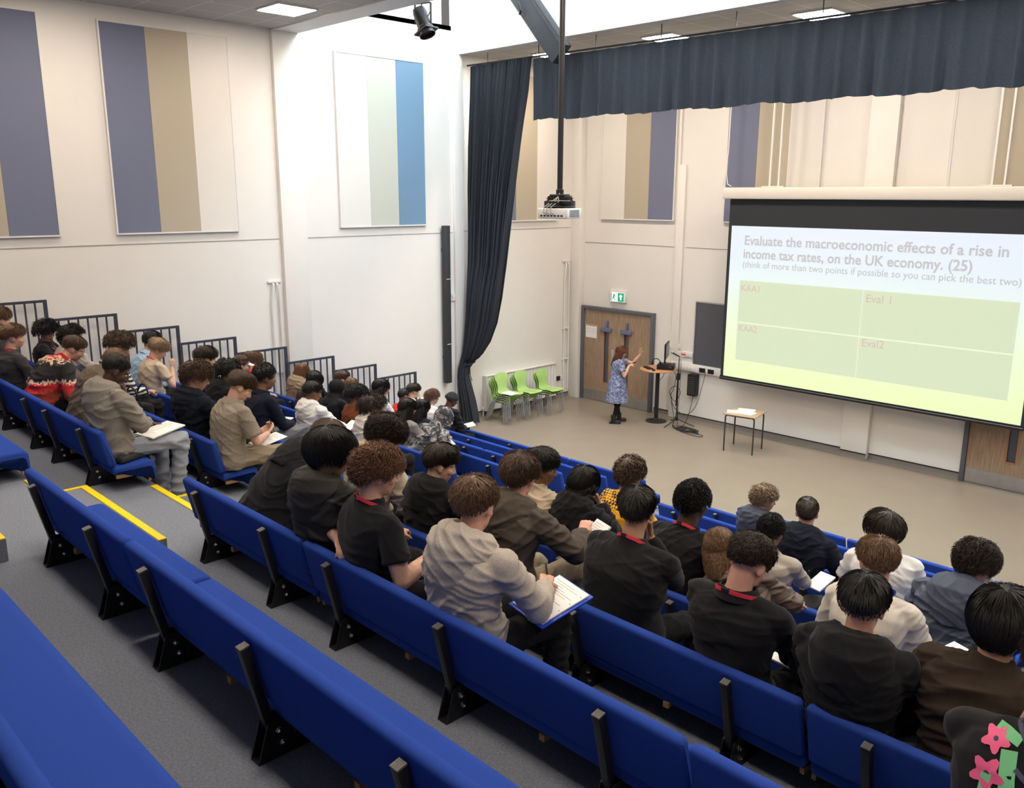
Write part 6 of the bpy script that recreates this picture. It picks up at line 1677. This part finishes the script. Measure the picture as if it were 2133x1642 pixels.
]
# hip position along the row, slouch, stature and lean of each sitter
SIT = {1: (2.524, 20, 1.0, 4), 2: (3.48, 14, 0.906, -8), 3: (1.449, 20, 0.906, -10), 4: (2.426, 14, 0.956, -10), 5: (4.02, 30, 0.94, 24), 6: (5.28, 26, 0.96, 22), 7: (6.003, 20, 0.98, -6), 8: (3.397, 20, 1.004, 2), 9: (1.861, 20, 1.029, 10), 10: (2.271, 20, 0.98, -2), 11: (5.55, 14, 0.98, -8), 12: (3.562, 20, 1.029, 2), 13: (4.095, 20, 0.906, 2), 14: (6.11, 14, 0.98, 4), 15: (2.655, 20, 0.956, 2), 16: (1.246, 14, 0.956, 2), 17: (4.917, 20, 1.004, 2), 18: (1.05, 14, 0.9, 4), 19: (1.652, 8, 0.879, -10), 20: (2.78, 14, 0.88, 14), 21: (4.567, 14, 0.897, -10), 22: (2.284, 20, 0.98, -2), 23: (3.45, 14, 0.87, 6), 24: (2.45, 14, 0.87, 4), 25: (4.096, 14, 0.897, -10), 26: (3.106, 20, 0.987, 8), 27: (5.587, 20, 0.888, 4), 28: (2.677, 20, 0.906, -10), 29: (1.644, 20, 0.931, -2), 30: (4.987, 20, 0.879, 2), 31: (4.239, 14, 0.869, -8), 32: (2.252, 20, 0.931, -10), 33: (2.55, 20, 0.95, 4), 34: (5.186, 20, 0.97, 48), 35: (8.204, 20, 0.98, 4), 36: (9.156, 14, 0.98, -8), 37: (8.36, 26, 1.0, 40), 38: (9.597, 20, 0.98, -10), 39: (8.929, 20, 0.906, -6), 40: (10.278, 20, 0.956, -4), 41: (9.595, 20, 0.98, 2), 42: (8.972, 14, 0.98, -6), 43: (9.28, 20, 0.9, 4), 44: (9.024, 20, 0.98, 0), 45: (10.426, 20, 0.98, 0), 46: (10.178, 20, 1.029, 2), 47: (9.216, 20, 0.906, -6), 48: (10.076, 20, 0.98, 0), 49: (10.73, 8, 0.879, -10), 50: (11.13, 14, 0.98, -8), 51: (10.314, 8, 0.869, -10), 52: (10.707, 20, 1.029, 2), 53: (11.351, 20, 1.004, 2), 54: (11.689, 20, 0.956, -10), 55: (11.483, 14, 1.029, 12), 56: (12.154, 20, 1.029, 4), 57: (12.54, 14, 1.08, 14)}
HIP_Y, SEAT_H = 0.23, 0.20
BUILT = {}
ONLY = None
for p in PEOPLE:
    if ONLY and p['id'] not in ONLY: continue
    X, sl, s_, ln = SIT[p['id']]
    p['slouch'], p['s'], p['lean'] = sl, s_, ln
    n = p['n']
    r_, K = make_person(p, (X, YT(n) + p.get('hy', HIP_Y), ZT(n) + SEAT_H), R(p.get('yaw', 0)), bool(p.get('near')))
    BUILT[p['id']] = (r_, K, p)
# ------------------------------------------------------------------ the teacher by the standing table
def dress_mat():
    m, nt, b = new_mat('cloth_blue_print_dress')
    tc = nt.nodes.new('ShaderNodeTexCoord'); n = nt.nodes.new('ShaderNodeTexNoise'); n.inputs['Scale'].default_value = 24; n.inputs['Detail'].default_value = 3; n.inputs['Distortion'].default_value = 1.5
    nt.links.new(tc.outputs['Object'], n.inputs['Vector'])
    cr = nt.nodes.new('ShaderNodeValToRGB'); e = cr.color_ramp.elements
    e[0].position = 0.38; e[0].color = (*srgb(72, 84, 122), 1); e[1].position = 0.62; e[1].color = (*srgb(164, 170, 188), 1)
    q = e.new(0.5); q.color = (*srgb(112, 122, 156), 1)
    nt.links.new(n.outputs['Fac'], cr.inputs[0]); nt.links.new(cr.outputs[0], b.inputs['Base Color']); b.inputs['Roughness'].default_value = 0.85
    return m
T_ = dict(id=60, s=0.93, lean=2, slouch=6, skin='fair', hair='long', hc='auburn', drop=0.27, glasses=1, top='tee', sleeve=0.62, topm=dress_mat(), legm=BLKT, standing=1, lanyard=1, near=1, hd=1.0,
          head=(-4, 6, 0), handL=(-0.12, 0.44, 0.64), hdirL=(0.1, 0.05, 1), palmL=(0.6, 0.6, 0), curlL=0.25, poleL=(-0.2, 0.2, -1), handR=(0.10, 0.22, 0.45), hdirR=(-0.3, 0.8, 0.4), curlR=1.0, poleR=(0.5, -0.3, -0.9),
          kneeR=(0.10, 0.03, -0.31), kneeL=(-0.085, -0.02, -0.31), ankR=(0.12, -0.06, -0.655), ankL=(-0.10, 0.06, -0.655),
          label='teacher in a blue print dress standing before the wooden doors', group='teacher')
TR, TK = make_person(T_, (2.27, 13.46, 0.745), R(-50), True)
del TR['group']
mb = MB(); mb.box((0.03, 0.155, 0.20), (0.055, 0.004, 0.085), rot=(0.1, 0, 0)); mb.build('badge', PAPER, TR)
c_ = tag(MB().box((0, 0, 0), (0.03, 0.11, 0.018), bev=0.005).build('clicker', DARK_PL), 'small black clicker in the teacher\'s right hand', 'remote')
c_.matrix_world = Matrix.Translation((2.27, 13.46, 0.745)) @ Matrix.Rotation(R(-50), 4, 'Z') @ Matrix.Translation(TK['WR'] + Vector((-0.03, 0.085, 0.05))) @ Matrix.Rotation(R(30), 4, 'X')

# ------------------------------------------------------------------ things in hands and on laps
FOLDER = mat('blue_folder', srgb(28, 70, 190), 0.35)
INKB = mat('handwriting_ink', (0.42, 0.43, 0.48), 0.8)
def sitter(pid):
    r_, K, p = BUILT[pid]
    n = p['n']; X = SIT[pid][0]
    return Matrix.Translation((X, YT(n) + p.get('hy', HIP_Y), ZT(n) + SEAT_H)) @ Matrix.Rotation(R(p.get('yaw', 0)), 4, 'Z')
def notebook(pid, pos, rz, tilt, label, w=0.21, h=0.297, thick=0.012, folder=False, roll=0.0, cat='notebook'):
    if pid not in BUILT: return
    M_ = sitter(pid) @ Matrix.Translation(Vector(pos)) @ Euler((R(tilt), R(roll), R(rz))).to_matrix().to_4x4()
    t = thing(cat, label, cat, (0, 0, 0), 0, 'writing pads on laps'); t.matrix_world = M_
    MB().box((0, 0, 0), (w, h, thick), bev=0.002).build('pages', PAPER, t)
    if folder: MB().box((0.0, 0, -thick / 2 - 0.006), (w + 0.03, h + 0.03, 0.010), bev=0.004).build('cover', FOLDER, t)
    mb = MB(); rr = random.Random(pid)
    for k in range(int(h / 0.016) - 4):
        l = w * rr.uniform(0.35, 0.8); mb.box((-w * 0.42 + l / 2, h * 0.40 - 0.016 * k, thick / 2 + 0.0006), (l, 0.0022, 0.0006))
    if folder:
        mb.mi = 0
        for k in range(4): mb.lathe([(0.004, 0), (0.004, 0.0008)], (w * 0.44, -h * 0.35 + 0.07 * k, thick / 2 + 0.0004), 8)
    mb.build('writing', INKB, t)
    return t
def pen(pid, side, label, m=None):
    if pid not in BUILT: return
    r_, K, p = BUILT[pid]
    hd = p.get('hdir' + side); F = (K['W' + side] - K['E' + side]); hd = Vector(hd).normalized() if hd else F.normalized()
    q = K['W' + side] + hd * 0.10 + Vector((0, 0, 0.0))
    d = (Vector((-0.2 if side == 'R' else 0.2, 0.35, -0.85))).normalized()
    mb = MB(); mb.tube([q - d * 0.085, q + d * 0.05, q + d * 0.062], [0.0045, 0.0045, 0.001], 8)
    o = mb.build('pen', m or DARK_PL); o.matrix_world = sitter(pid)
    return tag(o, label, 'pen', 'pens')
notebook(7, (0.08, 0.33, 0.195), 12, 8, 'white pad on the pale jeans of the sitter at the aisle', 0.24, 0.31)
notebook(14, (0.02, 0.36, 0.20), 0, 10, 'white sheet on the khaki knees of the grey polo sitter', 0.21, 0.28, 0.006)
notebook(10, (0.12, 0.40, 0.16), 20, 0, 'white pad beside the beige T-shirt sitter with raised fist')
notebook(17, (-0.22, 0.36, 0.20), 25, 5, 'white notebook left of the clasped hands of the navy knit sitter', 0.2, 0.28)
notebook(20, (0.0, 0.38, 0.20), 10, 8, 'white pad under the long-haired sitter beside the navy knit', 0.2, 0.27)
notebook(34, (0.10, 0.36, 0.22), -25, 12, 'white sheets on the lap of the sitter in the camouflage hood', 0.24, 0.30, 0.006)
notebook(33, (0.05, 0.40, 0.22), -30, 12, 'white sheet held by the sitter in the black beanie', 0.24, 0.30, 0.006)
notebook(37, (0.05, 0.40, 0.21), -20, 12, 'white pad on the knees of the sitter bent forward in black')
notebook(40, (0.15, 0.38, 0.215), -4, 10, 'white pad clipped in a blue folder beside the pale grey hoodie', 0.21, 0.30, 0.010, True, roll=8)
notebook(41, (0.26, 0.46, 0.35), -18, 42, 'open white notepad held up by the taupe hoodie sitter', 0.15, 0.21, 0.014)
notebook(46, (0.16, 0.34, 0.20), -15, 8, 'white sheet on the lap of the sitter with clear glasses', 0.21, 0.29, 0.005)
notebook(51, (0.18, 0.38, 0.24), -10, 20, 'small white notepad by the hand of the pale grey sweatshirt sitter', 0.12, 0.18)
notebook(50, (0.14, 0.36, 0.20), -8, 8, 'white pad beyond the elbow of the sitter in the black collared top')
notebook(53, (0.30, 0.38, 0.20), -22, 10, 'thick white pad on the lap of the cream T-shirt sitter', 0.21, 0.297, 0.025)
notebook(48, (0.22, 0.42, 0.22), -12, 10, 'white sheet held by the sitter in the navy hoodie near the front', 0.15, 0.21, 0.005)
notebook(32, (0.05, 0.34, 0.21), 10, 15, 'white sheet on the lap of the ginger-blond sitter by the curtain', 0.2, 0.27, 0.005)
notebook(21, (0.14, 0.36, 0.24), 0, 30, 'white page in front of the sitter in the white hoodie', 0.15, 0.2, 0.005)
for pid, sd, lb in ((40, 'R', 'dark pen in the hand of the pale grey hoodie sitter'), (34, 'R', 'thin pen held by the sitter in the camouflage hood'), (51, 'R', 'black pen held by the pale grey sweatshirt sitter'), (37, 'R', 'dark pen held by the sitter bent forward in black'), (14, 'R', 'pen held by the sitter in the speckled polo')):
    pen(pid, sd, lb)
pen(43, 'R', 'yellow highlighter held up by the sitter with the black bob', mat('highlighter_yellow', srgb(236, 228, 60), 0.4))
# phone, pencil cases, bag, bottles
def at_seat(n, x, y, dz=0.215): return (x, YT(n) + y, ZT(n) + dz)
if 38 in BUILT:
    o = MB().box((0, 0, 0), (0.072, 0.15, 0.009), bev=0.004).build('phone', DARK_PL); tag(o, 'dark smartphone on the knee between the ginger curls and the grey hoodie', 'phone')
    o.matrix_world = sitter(38) @ Matrix.Translation((0.33, 0.42, 0.17)) @ Euler((R(20), R(6), R(-35))).to_matrix().to_4x4()
    sc_ = MB().box((0, 0, 0.0048), (0.064, 0.138, 0.0006)).build('screen', mat('phone_screen', (0.35, 0.40, 0.46), 0.15), o)
PCASE = mat('charcoal_canvas', (0.030, 0.030, 0.032), 0.8, bump=0.2, bscale=300)
t = thing('pencil_case', 'dark grey pencil case with a pale tag on the bench at the aisle', 'pencil case', at_seat(1, 6.17, 0.27), R(-68))
MB().box((0, 0, 0.032), (0.235, 0.085, 0.06), bev=0.024, seg=4).build('case', PCASE, t)
MB().tube([(-0.105, -0.012, 0.0625), (0, -0.014, 0.064), (0.105, -0.012, 0.0625)], 0.003, 6).build('zip', BLACK_METAL, t)
MB().box((-0.06, -0.044, 0.045), (0.03, 0.004, 0.012)).build('tag', WHITE_PL, t)
t = thing('pencil_case', 'flat black pencil pouch on the bench behind the grey polo', 'pencil case', at_seat(2, 6.14, 0.27), R(-60))
MB().box((0, 0, 0.02), (0.22, 0.12, 0.034), bev=0.014, seg=3).build('case', PCASE, t)
MB().tube([(-0.10, -0.05, 0.034), (0.10, -0.05, 0.034)], 0.003, 6).build('zip', BLACK_METAL, t)
t = thing('tote_bag', 'black tote bag with looped handles beside the striped sweater', 'bag', at_seat(2, 3.95, 0.30), R(20))
mb = MB(); mb.box((0, 0, 0.10), (0.34, 0.13, 0.2), bev=0.04, seg=3); mb.build('bag_body', BLACKC, t)
for y in (-0.05, 0.05):
    MB().tube([(0.09 * math.cos(a), y * (1 + 0.6 * math.sin(a)), 0.19 + 0.19 * math.sin(a)) for a in [math.pi * i / 14 for i in range(15)]], 0.009, 8).build('handle', BLACKS, t)
BOT = mat('blue_tint_bottle', srgb(150, 176, 196), 0.15)
t = thing('water_bottle', 'pale blue water bottle beside the yellow jersey', 'bottle', at_seat(4, 9.42, 0.34))
MB().lathe([(0.03, 0), (0.035, 0.01), (0.035, 0.15), (0.028, 0.175), (0.014, 0.19), (0.014, 0.20)], n=18).build('flask', BOT, t)
MB().lathe([(0.018, 0.20), (0.018, 0.222), (0.002, 0.224)], n=16).build('cap', DARK_PL, t)
t = thing('tissue', 'crumpled white tissue held to the face by the rain jacket sitter', 'tissue')
if 55 in BUILT:
    r_, K, p = BUILT[55]
    mb = MB(); rr = random.Random(4)
    for k in range(7): mb.sphere((rr.uniform(-0.02, 0.02), rr.uniform(-0.02, 0.02), rr.uniform(-0.03, 0.03)), (0.022, 0.02, 0.024), 8, 6)
    mb.build('crumple', PAPER, t); t.matrix_world = sitter(55) @ Matrix.Translation(K['H'] + K['hm'] @ Vector((0.02, 0.135, -0.075)))
flush()

# ------------------------------------------------------------------ prints on garments (flat shapes pressed onto the cloth)
from mathutils.bvhtree import BVHTree
def print_on(pid, gname, shapes, name, org=None, inv=False):
    """shapes: (polygon in metres across/up the back, material); pressed onto the back of the garment"""
    if pid not in BUILT: return
    root, K, p = BUILT[pid]
    g = [c for c in root.children if c.name.split('.')[0] == gname][0]
    me = g.data
    tree = BVHTree.FromPolygons([v.co.copy() for v in me.vertices], [tuple(q.vertices) for q in me.polygons])
    fr = K['frames'][1]; c = K['spine'][2]
    mats, mb = [], MB()
    for poly, m in shapes:
        if m not in mats: mats.append(m)
        mb.mi = mats.index(m)
        # fan with an inner ring so that the shape can follow the cloth
        cx = sum(q[0] for q in poly) / len(poly); cz = sum(q[1] for q in poly) / len(poly); rings = []
        lay = 0.0022 + 0.0012 * shapes.index((poly, m)) / max(1, len(shapes)) * 2
        for f in (1.0, 0.66, 0.33):
            row = []
            k = len(poly)
            for i in range(k):
                for s_ in (0, 0.5):
                    a, b_ = poly[i], poly[(i + 1) % k]
                    x = a[0] * (1 - s_) + b_[0] * s_; z = a[1] * (1 - s_) + b_[1] * s_
                    x, z = cx + (x - cx) * f, cz + (z - cz) * f
                    o_ = c + fr @ Vector((x, -0.6, z)); d = fr @ Vector((0, 1, 0))
                    h = tree.ray_cast(o_, d)
                    row.append((h[0] - d * lay) if h[0] is not None else tree.find_nearest(c + fr @ Vector((x, -0.12, z)))[0] - d * lay)
            rings.append(row)
        o_ = c + fr @ Vector((cx, -0.6, cz)); d = fr @ Vector((0, 1, 0)); h = tree.ray_cast(o_, d)
        ctr = (h[0] - d * lay) if h[0] is not None else tree.find_nearest(c + fr @ Vector((cx, -0.12, cz)))[0] - d * lay
        rings.append([ctr + Vector((1e-5 * i, 0, 0)) for i in range(len(rings[0]))])
        mb.grid(rings, closed=True)
    return mb.build(name, mats, root)
def blob(cx, cz, r, n=14, lob=0, amp=0.0, rot=0.0, sx=1.0):
    return [(cx + sx * r * (1 + amp * math.cos(lob * (2 * math.pi * i / n) + rot)) * math.cos(2 * math.pi * i / n), cz + r * (1 + amp * math.cos(lob * (2 * math.pi * i / n) + rot)) * math.sin(2 * math.pi * i / n)) for i in range(n)]
def bar_(x0, z0, x1, z1, w):
    d = Vector((x1 - x0, z1 - z0)).normalized(); n_ = Vector((-d.y, d.x)) * w / 2
    k = 4; A = [(x0 + (x1 - x0) * i / k + n_.x, z0 + (z1 - z0) * i / k + n_.y) for i in range(k + 1)]; B = [(x0 + (x1 - x0) * i / k - n_.x, z0 + (z1 - z0) * i / k - n_.y) for i in range(k + 1)]
    return A + B[::-1]
P_G = mat('print_green', srgb(118, 196, 140), 0.7); P_P = mat('print_pink', srgb(232, 96, 140), 0.7); P_N = mat('print_navy', srgb(62, 66, 88), 0.7); P_C = mat('print_coral', srgb(226, 112, 110), 0.7); P_W = mat('print_cream', srgb(214, 204, 186), 0.8)
P_B = mat('print_blue', srgb(52, 78, 178), 0.7); P_F = mat('print_faded', srgb(92, 92, 90), 0.9)
sh = [(bar_(-0.12, 0.02, -0.06, -0.26, 0.045), P_G), (bar_(0.05, 0.03, -0.07, -0.12, 0.05), P_G), (bar_(-0.07, -0.12, 0.04, -0.27, 0.05), P_G), (bar_(0.09, 0.03, 0.10, -0.26, 0.045), P_G), (bar_(0.09, -0.10, 0.17, 0.0, 0.04), P_G), (bar_(-0.16, -0.06, -0.155, -0.30, 0.03), P_G), (bar_(-0.175, 0.07, -0.10, 0.05, 0.03), P_G)]
for x, z, r_ in ((-0.165, 0.035, 0.034), (-0.160, -0.065, 0.042), (0.01, 0.05, 0.036), (0.12, 0.08, 0.034)):
    sh.append((blob(x, z, r_, 30, 5, 0.28, 0.4), P_P)); sh.append((blob(x, z, r_ * 0.22, 8), P_N))
for x, z, r_, a in ((-0.19, -0.16, 0.016, 1), (-0.13, -0.18, 0.014, 0.6), (-0.20, -0.24, 0.012, 1), (-0.06, 0.07, 0.014, 2)):
    sh.append((blob(x, z, r_, 10, 2, 0.35, a), P_C))
for q in ((-0.13, 0.10, -0.06, 0.03), (-0.06, 0.03, 0.03, 0.02), (-0.17, -0.13, -0.20, -0.20), (-0.17, -0.14, -0.12, -0.20), (-0.165, -0.12, -0.15, -0.29), (-0.02, -0.05, 0.05, -0.08), (-0.09, -0.02, -0.04, -0.05)): sh.append((bar_(*q, 0.014), P_N))
sh = [([((x + 0.03) * 0.9, (z + 0.125) * 0.9) for x, z in poly], m) for poly, m in sh]
print_on(57, 't_shirt', sh, 'floral_back_print')
print_on(52, 't_shirt', [(blob(-0.10, 0.05, 0.045, 20, 3, 0.18, 0.5), P_B), (blob(-0.085, -0.03, 0.035, 16), P_B), (blob(0.08, -0.06, 0.032, 16, 2, 0.2), P_B), (blob(-0.02, -0.10, 0.05, 16, 2, 0.2), P_B)], 'blue_back_print')
print_on(10, 't_shirt', [(blob(0.085 * math.cos(a), -0.03 + 0.085 * math.sin(a), 0.013, 8), P_W) for a in [math.pi * (0.62 + 0.085 * i) for i in range(9)]], 'faded_back_lettering')
print_on(2, 't_shirt', [(blob(-0.02, -0.03, 0.085, 18, 3, 0.12), P_F)], 'faded_back_print')
